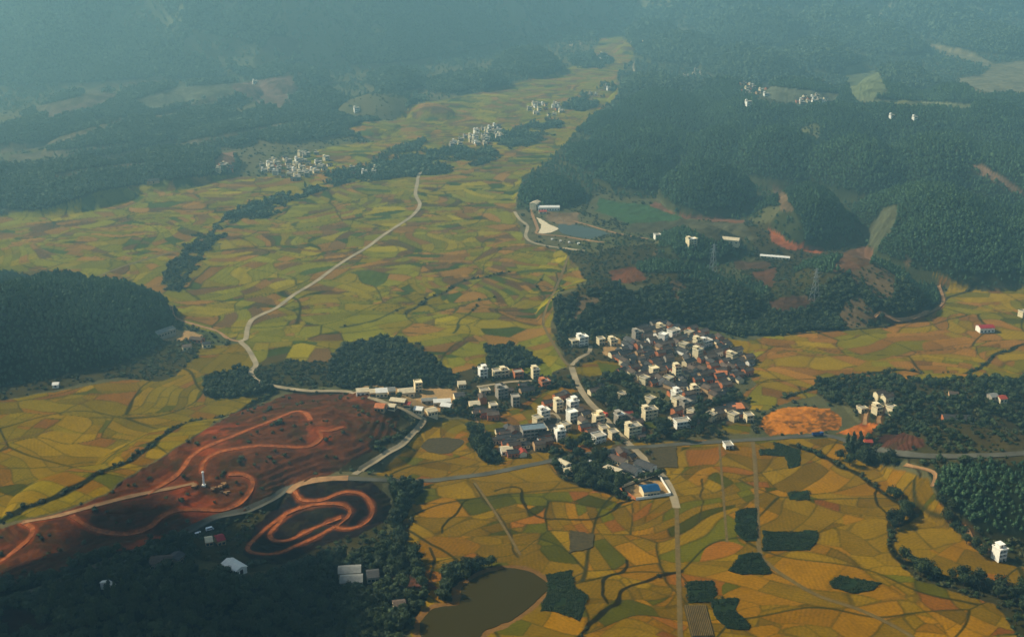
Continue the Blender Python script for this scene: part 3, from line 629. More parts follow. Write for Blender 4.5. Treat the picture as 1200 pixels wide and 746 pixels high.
for name, cl, lab, cat in LANDS:
    F = Q[np.isin(fc, cl)]
    used, inv = np.unique(F, return_inverse=True); F = inv.reshape(-1, 4)
    me = bpy.data.meshes.new(name); nv, nf = len(used), len(F)
    me.vertices.add(nv); me.vertices.foreach_set('co', np.stack([gx[used], gy[used], gz[used]], -1).ravel().astype(np.float32))
    me.loops.add(nf*4); me.loops.foreach_set('vertex_index', F.ravel().astype(np.int32))
    me.polygons.add(nf); me.polygons.foreach_set('loop_start', np.arange(0, nf*4, 4, dtype=np.int32))
    me.polygons.foreach_set('use_smooth', np.ones(nf, bool)); me.update(calc_edges=True)
    a = me.attributes.new('Col', 'FLOAT_COLOR', 'POINT'); a.data.foreach_set('color', np.concatenate([gcol[used], np.ones((nv, 1))], 1).ravel().astype(np.float32))
    me.materials.append(M['land']); tag(link(name, me), lab, cat, kind='structure')
def zat(x, y):
    return float(height(np.array([float(x)]), np.array([float(y)]))[0])

# ------------------------------------------------------------------ haze
hz = MB(); hz.box(-3900, 3900, -60, 7000, -3, 450)
hm = bpy.data.materials.new('haze air'); hm.use_nodes = True; hn = hm.node_tree; hn.nodes.clear()
pv = hn.nodes.new('ShaderNodeVolumePrincipled'); pv.inputs['Color'].default_value = HAZE_COLOR; pv.inputs['Density'].default_value = HAZE_DENSITY; pv.inputs['Anisotropy'].default_value = .42
ho = hn.nodes.new('ShaderNodeOutputMaterial'); hn.links.new(pv.outputs[0], ho.inputs['Volume'])
tag(hz.obj('haze', [hm]), 'thin blue grey haze thickening towards the far mountains', 'haze', kind='stuff')

# ------------------------------------------------------------------ lumpy mesh added out of view to shade the nearest woods and haze
bm = bmesh.new(); rc = np.random.default_rng(77); hs = Vector((sdir.x, sdir.y))/sdir.z
tip = Vector((hs.x*930-225, hs.y*930+612)); A0, B0, C0 = Vector((hs.x*530+40, hs.y*530-60)), Vector((hs.x*930+300, hs.y*930+385)), Vector((hs.x*930-270, hs.y*930+395))
pts = []
for a in np.linspace(0, 1, 7):
    n_ = max(1, round(a*6))
    for t in np.linspace(0, 1, n_+1): pts.append(A0.lerp(B0, a).lerp(A0.lerp(C0, a), t))
pts += [C0.lerp(tip, .5), tip]
for k, q0 in enumerate(pts):
    p = Vector((q0.x+rc.normal()*12, q0.y+rc.normal()*12, 940+rc.normal()*14)); r_ = 88+34*rc.random()
    g = bmesh.ops.create_icosphere(bm, subdivisions=4, radius=1); D = np.array([q.co for q in g['verts']])
    n_ = .82+.36*fbm(D[:,0]*2.1+k*7., D[:,1]*2.1+D[:,2]*1.7, 301, 4)
    for q, f_ in zip(g['verts'], n_):
        d_ = q.co.copy(); q.co = p+Vector((d_.x*r_*f_*1.12, d_.y*r_*f_*1.12, (d_.z if d_.z > 0 else d_.z*.35)*r_*f_*.8))
me = bpy.data.meshes.new('cloud'); bm.to_mesh(me); bm.free(); me.polygons.foreach_set('use_smooth', np.ones(len(me.polygons), bool))
me.materials.append(mat('cloud white', (240,240,240), .01, .03)); tag(link('cloud', me), 'unseen white heap added high up to shade the near woods', 'cloud', kind='stuff')

# ------------------------------------------------------------------ roads, lanes and tracks
def ribbon(name, P, wd, m, lift=.12, n=6, label=None, cat='road', edge=.12, onhill=False):
    L = np.array([drape(a, b)[:2] for a, b in spline(P, n)])
    # resample every few metres
    d = np.concatenate([[0], np.cumsum(np.hypot(*np.diff(L, axis=0).T))]); k = max(2, int(d[-1]/3))
    t = np.linspace(0, d[-1], k); L = np.stack([np.interp(t, d, L[:,0]), np.interp(t, d, L[:,1])], -1)
    T = np.gradient(L, axis=0); T /= np.hypot(*T.T)[:,None]+1e-9; Nn = np.stack([-T[:,1], T[:,0]], -1)
    e2 = edge*3.2 if 'dirt' in m else edge
    ww = wd*(1+e2*2*(fbm(t/9, 0*t+wd, 3, 3)-.5))
    off = np.array([-.5,-.25,0,.25,.5]); X = L[:,None,0]+Nn[:,None,0]*ww[:,None]*off; Y = L[:,None,1]+Nn[:,None,1]*ww[:,None]*off
    Z = height(X.ravel(), Y.ravel()).reshape(X.shape)+lift
    Z = np.maximum(Z, Z.mean(1, keepdims=True)-.1)
    V = np.stack([X, Y, Z], -1).reshape(-1, 3); ii = np.arange(len(V)).reshape(k, 5)
    F = np.stack([ii[:-1,:-1], ii[:-1,1:], ii[1:,1:], ii[1:,:-1]], -1).reshape(-1, 4)
    # a thin kerb down each side so that the sheet has an edge
    v2 = [(*V[i][:2], V[i][2]-.6) for i in np.concatenate([ii[:,0], ii[:,4]])]; e = len(V)
    F2 = [(int(ii[i,0]), int(ii[i+1,0]), e+i+1, e+i) for i in range(k-1)]+[(int(ii[i+1,4]), int(ii[i,4]), e+k+i, e+k+i+1) for i in range(k-1)]
    me = bpy.data.meshes.new(name); me.from_pydata([tuple(p) for p in V]+v2, [], [tuple(int(q) for q in f) for f in F]+F2); me.materials.append(M[m])
    return tag(link(name, me), label, cat, kind='structure')
for nm, P, wd, m_, lab, lift in ROADS: ribbon(nm, P, wd, m_, lift=lift, label=lab)

# ------------------------------------------------------------------ water and crop plots
def plate(name, P, m, z0, z1, n=4, label=None, cat='pond', kind='structure'):
    L = [unproj(a, b) for a, b in (spline(list(P)+[P[0]], n)[:-1] if n > 1 else P)]
    q = []
    for (xa, ya), (xb, yb) in zip(L, L[1:]+L[:1]):      # banks and plot edges are never ruler-straight
        k = max(1, int(math.hypot(xb-xa, yb-ya)/1.6)); q += [(xa+(xb-xa)*t/k, ya+(yb-ya)*t/k) for t in range(k)]
    qa = np.array(q); am = 1.1 if cat != 'pond' else .7
    L = list(zip(qa[:,0]+am*2*(fbm(qa[:,0]/5, qa[:,1]/5, 201, 3)-.5)*1.6, qa[:,1]+am*2*(fbm(qa[:,0]/5, qa[:,1]/5, 207, 3)-.5)*1.6))
    b = bmesh.new(); top = [b.verts.new((x, y, z1)) for x, y in L]
    f = b.faces.new(top); r = bmesh.ops.extrude_face_region(b, geom=[f])
    for q in r['geom']:
        if isinstance(q, bmesh.types.BMVert): q.co.z = z0
    bmesh.ops.triangulate(b, faces=[q for q in b.faces if len(q.verts) > 4]); bmesh.ops.recalc_face_normals(b, faces=b.faces)
    me = bpy.data.meshes.new(name); b.to_mesh(me); b.free(); me.materials.append(M[m])
    return tag(link(name, me), label, cat, kind=kind)
plate('pond', POND_RIM[:-1], 'pond', -.3, .25, 4, 'large olive brown pond at the bottom edge among golden fields')
plate('pond', [(229,645),(250,645),(256,670),(236,672)], 'mud_pond', -.3, 2.5, 1, 'small square brown pond beside the long white shed')
plate('pond', [(492,522),(507,513),(538,514),(543,520),(524,531),(502,529)], 'crop_brown', -.3, .2, 4, 'small dried dark brown pond in the fields below the valley road')
plate('pond', [(654,263),(672,263),(700,269),(716,276),(706,282),(660,274)], 'reservoir', -.3, .3, 3, 'blue grey reservoir behind the low earth dam')
plate('concrete_apron', [(628,255),(634,257),(645,264),(655,268),(645,273),(632,273),(634,264)], 'pale_sheet', -.3, .45, 3, 'pale concrete apron at the left end of the reservoir', 'apron')
CROPS = [
 ([(862,600),(870,596),(887,595),(887,634),(874,634),(861,622)], 'dark green crop plot against the left side of the long field track'),
 ([(894,622),(940,624),(942,620),(957,622),(958,632),(950,645),(894,645)], 'long dark green crop plot right of the long field track'),
 ([(855,668),(868,650),(889,647),(904,672),(870,673)], 'dark green crop plot in the corner where the field track bends'),
 ([(804,682),(835,680),(840,695),(832,705),(806,706)], 'dark green plot beside the narrow lane, left of its larger neighbour'),
 ([(832,702),(865,700),(862,715),(880,733),(879,738),(852,736),(838,720)], 'large dark green plot right of the dark plot beside the narrow lane'),
 ([(890,527),(908,526),(907,518),(938,527),(937,545),(925,549),(919,534),(890,533)], 'L-shaped dark green plot just below the main road'),
 ([(923,577),(948,575),(948,586),(926,586)], 'small dark green rectangle of crop in golden fields'),
 ([(972,682),(985,674),(1005,678),(1033,683),(1025,690),(1000,695),(975,688)], 'oval dark green plot ringed by golden rice'),
 ([(640,673),(670,668),(675,690),(688,697),(680,727),(650,715),(632,715),(642,695)], 'big dark green crop plot right of the large pond'),
]
for P, lab in CROPS: plate('crop_plot', P, 'crop', -.2, .4, 1, lab, 'crop plot', kind='thing')
plate('crop_plot', [(668,621),(697,626),(696,640),(667,648)], 'crop_brown', -.2, .5, 1, 'brown green square plot with dark edges among golden fields', 'crop plot', kind='thing')
plate('crop_plot', [(752,525),(793,523),(794,548),(765,547)], 'crop_brown', -.2, .4, 1, 'dull green plot beside the road crossing', 'crop plot', kind='thing')
v = empty('vegetable_plot', (*unproj(818,728), 0)); tag(v, 'striped dark vegetable plot with pale rows at the lower end of the narrow lane', 'crop plot')
x0, y0 = unproj(801,709); x1, y1 = unproj(838,746); cx, cy = v.location[:2]
b_ = MB(); b_.box(x0-cx, x1-cx, y1-cy, y0-cy, -.2, .25); b_.obj('soil_bed', 'crop_brown', v)
for k in range(12):
    b_ = MB(); xx = x0-cx+1+(x1-x0-2)*k/11; b_.box(xx-.25, xx+.25, y1-cy+.5, y0-cy-.5, .2, .8); b_.obj('row_cover', 'track', v)

# ------------------------------------------------------------------ trees
def leaf_cards(b, c, rad, n, size, rng, flat=.0, mi=0):
    """leaf clumps spread through an ellipsoid, denser towards its skin"""
    for _ in range(n):
        d = rng.normal(size=3); d /= np.linalg.norm(d)+1e-9
        r = (0.55+.5*rng.random()**.6)
        p = np.array(c)+d*np.array(rad)*r
        nrm = d+rng.normal(size=3)*.45; nrm[2] += .25; nrm /= np.linalg.norm(nrm)
        t = np.cross(nrm, rng.normal(size=3)); t /= np.linalg.norm(t)+1e-9; q = np.cross(nrm, t)
        s = size*(.6+.8*rng.random()); bend = nrm*s*.25
        b.add([p-t*s-bend, p-q*s*.7, p+t*s-bend, p+q*s*.7+nrm*s*.1], [(0, 1, 2), (0, 2, 3)], mi)
def trunk_mesh(b, h, r, lean, rng, limbs=4, mi=0):
    top = Vector((lean*rng.normal(), lean*rng.normal(), h)); mid = top*.5+Vector((.2*rng.normal(), .2*rng.normal(), 0))
    b.tube((0,0,-.6), mid, r, r*.75, 6, mi); b.tube(mid, top, r*.75, r*.35, 6, mi)
    for k in range(limbs):
        a = 2*math.pi*(k+rng.random())/limbs; f = .45+.4*rng.random(); p = top*f
        b.tube(p, p+Vector((math.cos(a), math.sin(a), .9))*h*.32, r*.4, r*.12, 5, mi)
def crown_broad(b, R_, h0, h1, rng, n, size):
    k = 6
    for j in range(k):
        a = 2*math.pi*j/k+rng.random(); rr = R_*.52*(.5+.6*rng.random()) if j else 0
        zc = h0+(h1-h0)*(.35+.4*rng.random()) if j else (h0+h1)*.55
        leaf_cards(b, (math.cos(a)*rr, math.sin(a)*rr, zc), (R_*.55, R_*.55, (h1-h0)*.36), n//k, size, rng)
def crown_tall(b, R_, h0, h1, rng, n, size):
    for j in range(5):
        f = j/4; r = R_*(1-.62*f)*(.8+.3*rng.random())
        leaf_cards(b, (R_*.2*rng.normal(), R_*.2*rng.normal(), h0+(h1-h0)*(.1+.82*f)), (r, r, (h1-h0)*.2), n//5, size, rng)
def crown_bamboo(b, R_, h0, h1, rng, n, size):
    for j in range(9):
        a = 2*math.pi*j/9+rng.random()*.5; r = R_*.65
        leaf_cards(b, (math.cos(a)*r*.8, math.sin(a)*r*.8, h0+(h1-h0)*(.35+.45*rng.random())), (R_*.34, R_*.34, (h1-h0)*.30), n//9, size*.8, rng)
def blob(b, R_, h0, h1, rng, n=2):
    """a lumpy inner mass so that the crown is not see-through"""
    bm = bmesh.new(); bmesh.ops.create_icosphere(bm, subdivisions=n, radius=1)
    for q in bm.verts:
        s = .62+.5*rng.random(); q.co = Vector((q.co.x*R_*s, q.co.y*R_*s, (h0+h1)/2+q.co.z*(h1-h0)/2*s))
    b.add([tuple(q.co) for q in bm.verts], [tuple(v.index for v in f.verts) for f in bm.faces]); bm.free()
# prototypes for the massed woods: one mesh holds crown and trunk
proto_col = {}
def proto(cname, kind, R_, h, leaf, n, size, seed, inner=2):
    rng = np.random.default_rng(seed); b = MB()
    h0 = h*(.30 if kind != 'bush' else .02)
    if kind == 'tall': crown_tall(b, R_, h0, h, rng, n, size); blob(b, R_*.62, h0*1.1, h*.92, rng, inner)
    elif kind == 'bamboo': crown_bamboo(b, R_, h0, h, rng, n, size); blob(b, R_*.6, h0, h*.8, rng, inner)
    else: crown_broad(b, R_, h0, h, rng, n, size); blob(b, R_*.75, h0, h*.95, rng, inner)
    k = len(b.f); b.tube((0,0,-1), (0,0,h*.55), R_*.08, R_*.05, 5, 1)
    if cname not in proto_col: proto_col[cname] = bpy.data.collections.new(cname)
    o = bpy.data.objects.new(cname.replace('_set', ''), b.mesh(cname, [leaf, 'bark'])); proto_col[cname].objects.link(o)
for s in range(4):
    proto('broadleaf_set', 'broad', 1.0, 2.0, 'leaf_dark' if s < 2 else 'leaf_mid', 150, .17, s)
    proto('plantation_set', 'tall', .95, 2.2, 'leaf_blue', 110, .17, 10+s)
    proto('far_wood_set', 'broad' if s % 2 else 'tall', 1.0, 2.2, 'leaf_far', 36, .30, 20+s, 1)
    proto('bush_set', 'bush', 1.0, 1.2, 'leaf_olive' if s % 2 else 'leaf_mid', 70, .20, 30+s, 1)
proto('crop_set', 'bush', 1.0, 1.0, 'leaf_mid', 40, .25, 60, 1)
def scatter(name, pts, scl, cname, label, cat):
    me = bpy.data.meshes.new(name); me.vertices.add(len(pts)); me.vertices.foreach_set('co', np.asarray(pts, np.float32).ravel())
    a = me.attributes.new('size', 'FLOAT', 'POINT'); a.data.foreach_set('value', np.asarray(scl, np.float32))
    o = tag(link(name, me), label, cat, kind='stuff')
    g = bpy.data.node_groups.new(name, 'GeometryNodeTree')
    g.interface.new_socket('Geometry', in_out='INPUT', socket_type='NodeSocketGeometry'); g.interface.new_socket('Geometry', in_out='OUTPUT', socket_type='NodeSocketGeometry')
    N = g.nodes.new; L = g.links.new
    gi, go = N('NodeGroupInput'), N('NodeGroupOutput')
    ip = N('GeometryNodeInstanceOnPoints'); ci = N('GeometryNodeCollectionInfo'); ci.inputs[0].default_value = proto_col[cname]; ci.inputs[1].default_value = True; ci.inputs[2].default_value = True
    rv = N('FunctionNodeRandomValue'); rv.data_type = 'FLOAT_VECTOR'; rv.inputs[0].default_value = (-.06,-.06,0); rv.inputs[1].default_value = (.06,.06,6.283)
    na = N('GeometryNodeInputNamedAttribute'); na.data_type = 'FLOAT'; na.inputs[0].default_value = 'size'
    r2 = N('FunctionNodeRandomValue'); r2.data_type = 'FLOAT_VECTOR'; r2.inputs[0].default_value = (.85,.85,.75); r2.inputs[1].default_value = (1.15,1.15,1.25)
    r2.inputs['Seed'].default_value = 4
    vm = N('ShaderNodeVectorMath'); vm.operation = 'SCALE'; L(r2.outputs[0], vm.inputs[0]); L(na.outputs[0], vm.inputs['Scale'])
    ip.inputs['Pick Instance'].default_value = True
    L(gi.outputs[0], ip.inputs['Points']); L(ci.outputs[0], ip.inputs['Instance']); L(rv.outputs[0], ip.inputs['Rotation']); L(vm.outputs[0], ip.inputs['Scale'])
    L(ip.outputs[0], go.inputs[0])
    md = o.modifiers.new('scatter', 'NODES'); md.node_group = g
    return o
# places kept clear of trees: roads, ponds, plots, buildings
ROADW = [(np.array([drape(a, b)[:2] for a, b in spline(P, 3)]), wd) for nm, P, wd, *_ in ROADS]
CLEAR_POLY = [POND_RIM, [(229,645),(250,645),(256,670),(236,672)], [(492,522),(507,513),(538,514),(543,520),(524,531),(502,529)],
              [(654,263),(672,263),(700,269),(716,276),(706,282),(660,274)], [(626,253),(634,255),(646,263),(657,268),(645,275),(630,275)]]+[c[0] for c in CROPS]
SITES = []      # (x, y, radius) of everything built
def clear_mask(x, y, grow=1.5):
    ok = np.ones(len(x), bool)
    for L, wd in ROADW: ok &= ~(wdist(x, y, L, wd+6) < wd*.5+grow)
    u, v = proj(x, y, 0*x)
    for P in CLEAR_POLY: ok &= ~inpoly(u, v, P)
    if SITES:
        S = np.array(SITES)
        for k in range(0, len(x), 4000):
            d = np.hypot(x[k:k+4000,None]-S[None,:,0], y[k:k+4000,None]-S[None,:,1])-S[None,:,2]
            ok[k:k+4000] &= d.min(1) > 0
    return ok

# ------------------------------------------------------------------ buildings
def set_mats(root, swap):
    """give a copied building its own wall or roof finish"""
    for o in root.children_recursive:
        for s in o.material_slots:
            if s.material and s.material.name in swap:
                mname = swap[s.material.name]; s.link = 'OBJECT'; s.material = M[mname]
PROTO = {}
def modern_house(wd, d, n, tower=1):
    """flat-roofed house: balconies on the front (-y), blank side walls, stair hut on the roof"""
    key = ('m', wd, d, n, tower)
    if key in PROTO: return copy_tree(PROTO[key])
    H = 2.8; r = empty('modern_house', (0,0,0)); bw = 1.5; yf = -d/2+bw
    b = MB(); b.box(-wd/2, wd/2, yf, d/2, -3, n*H)
    b.box(-wd/2, -wd/2+.3, -d/2, yf, -3, n*H); b.box(wd/2-.3, wd/2, -d/2, yf, -3, n*H)
    b.box(-.15, .15, -d/2+.1, yf, 0, n*H-.3); b.obj('wall', 'white_wall', r)
    for k in range(1, n):
        b = MB(); b.box(-wd/2+.3, wd/2-.3, -d/2-.25, yf, k*H-.22, k*H, 1); b.box(-wd/2+.3, wd/2-.3, -d/2-.27, -d/2-.05, k*H-.24, k*H+.95); b.obj('balcony', ['white_wall', 'balcony_floor'], r)
    b = MB(); b.box(-wd/2-.3, wd/2+.3, -d/2-.5, d/2+.3, n*H, n*H+.25); rf = b.obj('roof', 'roof_flat', r)
    b = MB(); t = .22
    b.box(-wd/2-.28, wd/2+.28, -d/2-.48, -d/2-.48+t, n*H+.25, n*H+1.05); b.box(-wd/2-.28, wd/2+.28, d/2+.28-t, d/2+.28, n*H+.25, n*H+1.05)
    b.box(-wd/2-.28, -wd/2-.28+t, -d/2-.48+t, d/2+.28-t, n*H+.25, n*H+1.05); b.box(wd/2+.28-t, wd/2+.28, -d/2-.48+t, d/2+.28-t, n*H+.25, n*H+1.05)
    b.obj('parapet', 'white_wall', rf)
    if tower:
        b = MB(); sx = -1 if tower == 1 else 1; x0 = sx*(wd/2-2.3)
        b.box(x0-1.9, x0+1.9, d/2-4.2, d/2-.1, n*H+.26, n*H+2.4); st = b.obj('stair_hut', 'white_wall', r)
        b = MB(); b.box(x0-2.3, x0+2.3, d/2-4.7, d/2+.2, n*H+2.4, n*H+2.62); b.obj('hut_roof', 'white_wall', st)
        b = MB(); b.box(x0-.5, x0+.5, d/2-4.27, d/2-4.2, n*H+.3, n*H+2.1); b.obj('hut_door', 'door', st)
    nb = max(2, round(wd/3.4))
    for k in range(n):
        for j in range(nb):
            x = -wd/2+wd*(j+.5)/nb
            b = MB()
            if k == 0 and j == nb//2: b.box(x-.8, x+.8, yf-.05, yf, .05, 2.5); b.obj('door', 'door', r)
            else: b.box(x-1.0, x+1.0, yf-.05, yf, k*H+.7, k*H+2.5); b.obj('window', 'pane', r)
        if k and d > 8:
            b = MB(); b.box(-wd/2-.04, -wd/2, d*.12, d*.12+1.1, k*H+1, k*H+2.3); b.obj('window', 'pane', r)
    PROTO[key] = r; return r
def gable(b, x0, x1, d, z, rise, over, t=.3, mi=0):
    """two roof slopes with a ridge along x"""
    y = d/2+over; zo = z-rise*over/(d/2)
    for s in (-1, 1):
        v = [(x0, s*y, zo), (x1, s*y, zo), (x1, 0, z+rise), (x0, 0, z+rise)]; v2 = [(p[0], p[1], p[2]+t) for p in v]
        b.add(v+v2, [(3,2,1,0),(4,5,6,7),(0,1,5,4),(1,2,6,5),(3,0,4,7)] if s < 0 else [(0,1,2,3),(7,6,5,4),(4,5,1,0),(5,6,2,1),(7,4,0,3)], mi)
def tiled_house(L_, d, h, seed=0):
    """old house: gable ends at +-x, door on the front (-y)"""
    key = ('t', L_, d, h)
    if key in PROTO: return copy_tree(PROTO[key])
    r = empty('tiled_house', (0,0,0)); rise = d*.27
    b = MB(); b.box(-L_/2, L_/2, -d/2, d/2, -3, h)
    for s in (-1, 1):
        x = s*L_/2; xi = x-s*.3
        b.add([(x,-d/2,h),(x,d/2,h),(x,0,h+rise),(xi,-d/2,h),(xi,d/2,h),(xi,0,h+rise)], [(0,1,2),(5,4,3),(0,2,5,3),(2,1,4,5)])
    b.obj('wall', 'mud_wall', r)
    b = MB(); gable(b, -L_/2-.25, L_/2+.25, d, h, rise, .55); b.box(-L_/2-.25, L_/2+.25, -.2, .2, h+rise+.2, h+rise+.45); b.obj('roof', 'tile', r)
    b = MB(); b.box(-.7, .7, -d/2-.06, -d/2, 0, 2.2); b.obj('door', 'door', r)
    for x in (-L_*.3, L_*.3):
        b = MB(); b.box(x-.55, x+.55, -d/2-.06, -d/2, 1.1, 2.2); b.obj('window', 'pane', r)
    PROTO[key] = r; return r
def shed(L_, d, h, roof, wall, name='long_shed', bays=6, rise=None):
    r = empty(name, (0,0,0)); rise = d*.18 if rise is None else rise
    b = MB(); b.box(-L_/2, L_/2, -d/2, d/2, -4, h)
    for s in (-1, 1):
        x = s*L_/2; xi = x-s*.3
        b.add([(x,-d/2,h),(x,d/2,h),(x,0,h+rise),(xi,-d/2,h),(xi,d/2,h),(xi,0,h+rise)], [(0,1,2),(5,4,3),(0,2,5,3),(2,1,4,5)])
    b.obj('wall', wall, r)
    b = MB(); gable(b, -L_/2-.3, L_/2+.3, d, h, rise, .5, .2); b.obj('roof', roof, r)
    for k in range(bays):
        x = -L_/2+L_*(k+.5)/bays; b = MB(); b.box(x-.9, x+.9, -d/2-.06, -d/2, .8, min(2.4, h-.5)); b.obj('window', 'pane', r)
    b = MB(); b.box(L_/2, L_/2+.06, -1.1, 1.1, 0, min(2.8, h-.3)); b.obj('door', 'door', r)
    return r
def put(o, px, py, rot, label, cat, group=None, rad=None, zoff=0):
    x, y, z = drape(px, py); o.location = (x, y, z+zoff); o.rotation_euler = (0,0,R(rot)); tag(o, label, cat, group); SITES.append((x, y, rad or 6)); return o
def ppx(py): 
    y = unproj(600, py)[1]; return (y*CP+CAMH*SP)/FPX     # metres per photo pixel
MOD = [   # px, py of the front foot, width px, storeys, turn, wall, tower, label
 (672,405,9,2,20,'cream_wall',0,'small cream two-storey house at the upper left village edge, left of a white one'),
 (683,404,12,3,18,'white_wall',1,'white three-storey house at the top of the short drive by the dark wood'),
 (704,403,9,2,15,'grey_wall',0,'grey block half hidden by trees between two pale houses at the village top'),
 (718,404,10,2,18,'cream_wall',1,'cream house standing over a bright trodden yard at the upper left of the village'),
 (746,398,9,3,22,'grey_wall',1,'grey three-storey house at the top of the dense village under the wood'),
 (774,388,8,2,35,'cream_wall',1,'cream house at the topmost point of the dense village'),
 (789,393,14,2,30,'white_wall',0,'long white house just right of the topmost village house'),
 (777,401,8,3,45,'white_wall',0,'white house with a tall bright end wall in the upper middle of the village'),
 (807,395,7,2,40,'cream_wall',0,'small cream house alone at the upper edge, right of the long white house'),
 (817,407,7,3,25,'cream_wall',1,'narrow cream tower-like house at the upper right of the village'),
 (827,405,12,2,28,'white_wall',1,'white house with pale roof at the upper right, beside the narrow cream one'),
 (801,409,7,2,45,'white_wall',0,'little white house in the middle of the tiled roofs'),
 (817,419,9,3,35,'white_wall',1,'white three-storey house among orange walls in the village centre'),
 (857,421,10,2,40,'cream_wall',1,'cream house at the far right tip of the dense village'),
 (793,443,9,4,14,'cream_wall',1,'tall cream four-storey house with a red roof edge at the village heart'),
 (783,449,8,2,40,'white_wall',0,'white house leaning against the tall cream one'),
 (766,441,8,3,20,'cream_wall',0,'pale square house left of the village heart'),
 (755,449,7,2,40,'white_wall',0,'white house at the lower left edge of the tiled roofs'),
 (692,441,1,1,20,'white_wall',0,None),
 (654,481,9,3,18,'white_wall',1,'white house at the left of the cluster by the small golden field'),
 (671,480,12,3,22,'white_wall',2,'white three-storey house topping the cluster left of the village lane'),
 (670,493,11,3,24,'white_wall',0,'white house with a bright side wall in the middle of the left cluster'),
 (663,504,10,2,30,'cream_wall',0,'cream house below the bright-sided one in the left cluster'),
 (656,515,11,3,14,'white_wall',2,'white house with stacked balconies at the foot of the left cluster'),
 (638,490,13,3,22,'white_wall',1,'big white house at the left edge of the cluster beside the harvested field'),
 (630,496,7,2,30,'cream_wall',0,'low cream house beside the big white one at the harvested field'),
 (701,497,13,3,20,'cream_wall',2,'cream house against the left side of the village lane'),
 (708,508,10,2,18,'grey_wall',0,'low grey house below the cream one on the village lane'),
 (701,517,15,2,24,'white_wall',0,'low white house beside the golden field just above the main road'),
 (726,496,11,3,22,'white_wall',1,'white three-storey house across the lane, standing apart among trees'),
 (761,490,18,3,14,'cream_wall',1,'wide cream house with long balconies above a bright green field'),
 (741,510,18,3,18,'grey_wall',1,'wide grey house with a bright side wall right of the village lane'),
 (722,513,7,2,20,'white_wall',0,'small white house squeezed between the lane and the wide grey house'),
 (730,468,8,2,40,'white_wall',0,'white L-sided house alone in trees left of the tiled roofs'),
 (762,473,6,2,35,'white_wall',0,'little white house above the wide cream house'),
 (792,469,9,3,26,'white_wall',2,'upper house of the joined cream row below the village heart'),
 (794,477,12,3,26,'cream_wall',0,'middle house of the joined cream row, with the longest bright side wall'),
 (803,481,12,3,26,'grey_wall',1,'right house of the joined cream row below the village heart'),
 (811,488,10,2,35,'cream_wall',0,'square cream house by the big dark tree'),
 (799,500,19,2,12,'white_wall',0,'long low white house with a walled yard above the main road'),
 (814,461,10,2,12,'grey_wall',1,'grey house right of the joined cream row'),
 (833,492,7,2,45,'white_wall',0,'pale house with a bright end wall left of the orange roofed barn'),
 (859,492,8,2,35,'white_wall',0,'white house with a dark roof by the orange roofed barn'),
 (877,493,9,2,10,'cream_wall',0,'tan house at the right edge of the village near the orange earth'),
 (566,442,10,3,14,'white_wall',2,'leftmost white house of the left hamlet'),
 (582,441,9,2,16,'grey_wall',0,'grey house right of the leftmost white one in the left hamlet'),
 (591,440,10,2,16,'cream_wall',1,'cream house in the middle of the upper hamlet row'),
 (607,442,12,2,14,'brick_wall',0,'orange brick house behind a round tree in the left hamlet'),
 (627,443,9,3,12,'white_wall',1,'white house with a flat pale roof at the right of the upper hamlet row'),
 (638,453,12,2,22,'brick_wall',1,'brick house with a white roof at the right end of the hamlet lane'),
 (588,465,14,3,16,'grey_wall',1,'grey three-storey house below the hamlet lane'),
 (604,475,10,3,10,'grey_wall',0,'grey block at the top left corner of the golden field'),
 (578,481,9,2,12,'cream_wall',0,'small cream house above the dark tiled farm in the left hamlet'),
 (568,460,12,1,12,'cream_wall',0,'low cream house just under the left end of the hamlet lane'),
 (853,524,10,1,5,'white_wall',0,'little white house alone under the main road between field paths'),
 (1024,484,9,2,20,'white_wall',1,'white house of the small farm right of the orange earth'),
 (1044,484,7,2,25,'cream_wall',0,'cream house at the right of the small farm by the orange earth'),
 (1010,481,7,1,15,'cream_wall',0,'low cream house at the left of the small farm by the orange earth'),
 (1170,655,13,3,15,'white_wall',2,'lone white stepped house at the edge of the dark plantation, bottom right'),
 (490,458,8,3,12,'cream_wall',0,'cream tower house behind the roadside sheds'),
 (1198,371,8,2,15,'white_wall',0,'white house at the right edge of the photo among harvested fields'),
 (810,288,12,3,20,'white_wall',1,'white house on the dark wooded knoll above the reservoir end'),
 (770,280,7,2,10,'white_wall',0,'small white house at the left foot of the wooded knoll'),
]
for (px, py, wp, n, rot, wall, tw, lab) in MOD:
    if lab is None: continue
    wd = max(6, round(wp*ppx(py)*.90)); d = 8.0 if wd > 8 else 7.0
    o = modern_house(wd, d, n, tw)
    for Lr, wr in ROADW:        # a house stands beside the road, never on it
        x_, y_ = unproj(px, py); dd = np.hypot(Lr[:,0]-x_, Lr[:,1]-y_); q = int(dd.argmin()); need = wr*.5+max(wd, d)*.5+1.5
        if dd[q] < need:
            vx, vy = x_-Lr[q,0], y_-Lr[q,1]; n_ = math.hypot(vx, vy)+1e-6; x_, y_ = Lr[q,0]+vx/n_*need, Lr[q,1]+vy/n_*need
            px, py = (float(t) for t in proj(x_, y_, 0.0))
    put(o, px, py, rot+5, lab, 'house', 'flat-roofed modern houses', rad=max(wd, d)*.62)
    sw = {'white render': wall}
    if n >= 3 and wall == 'white_wall': sw['cement roof'] = 'white_wall'
    if lab.startswith('tall cream'): sw['cement roof'] = 'tile_red'
    set_mats(o, sw)
HAND = len(SITES)
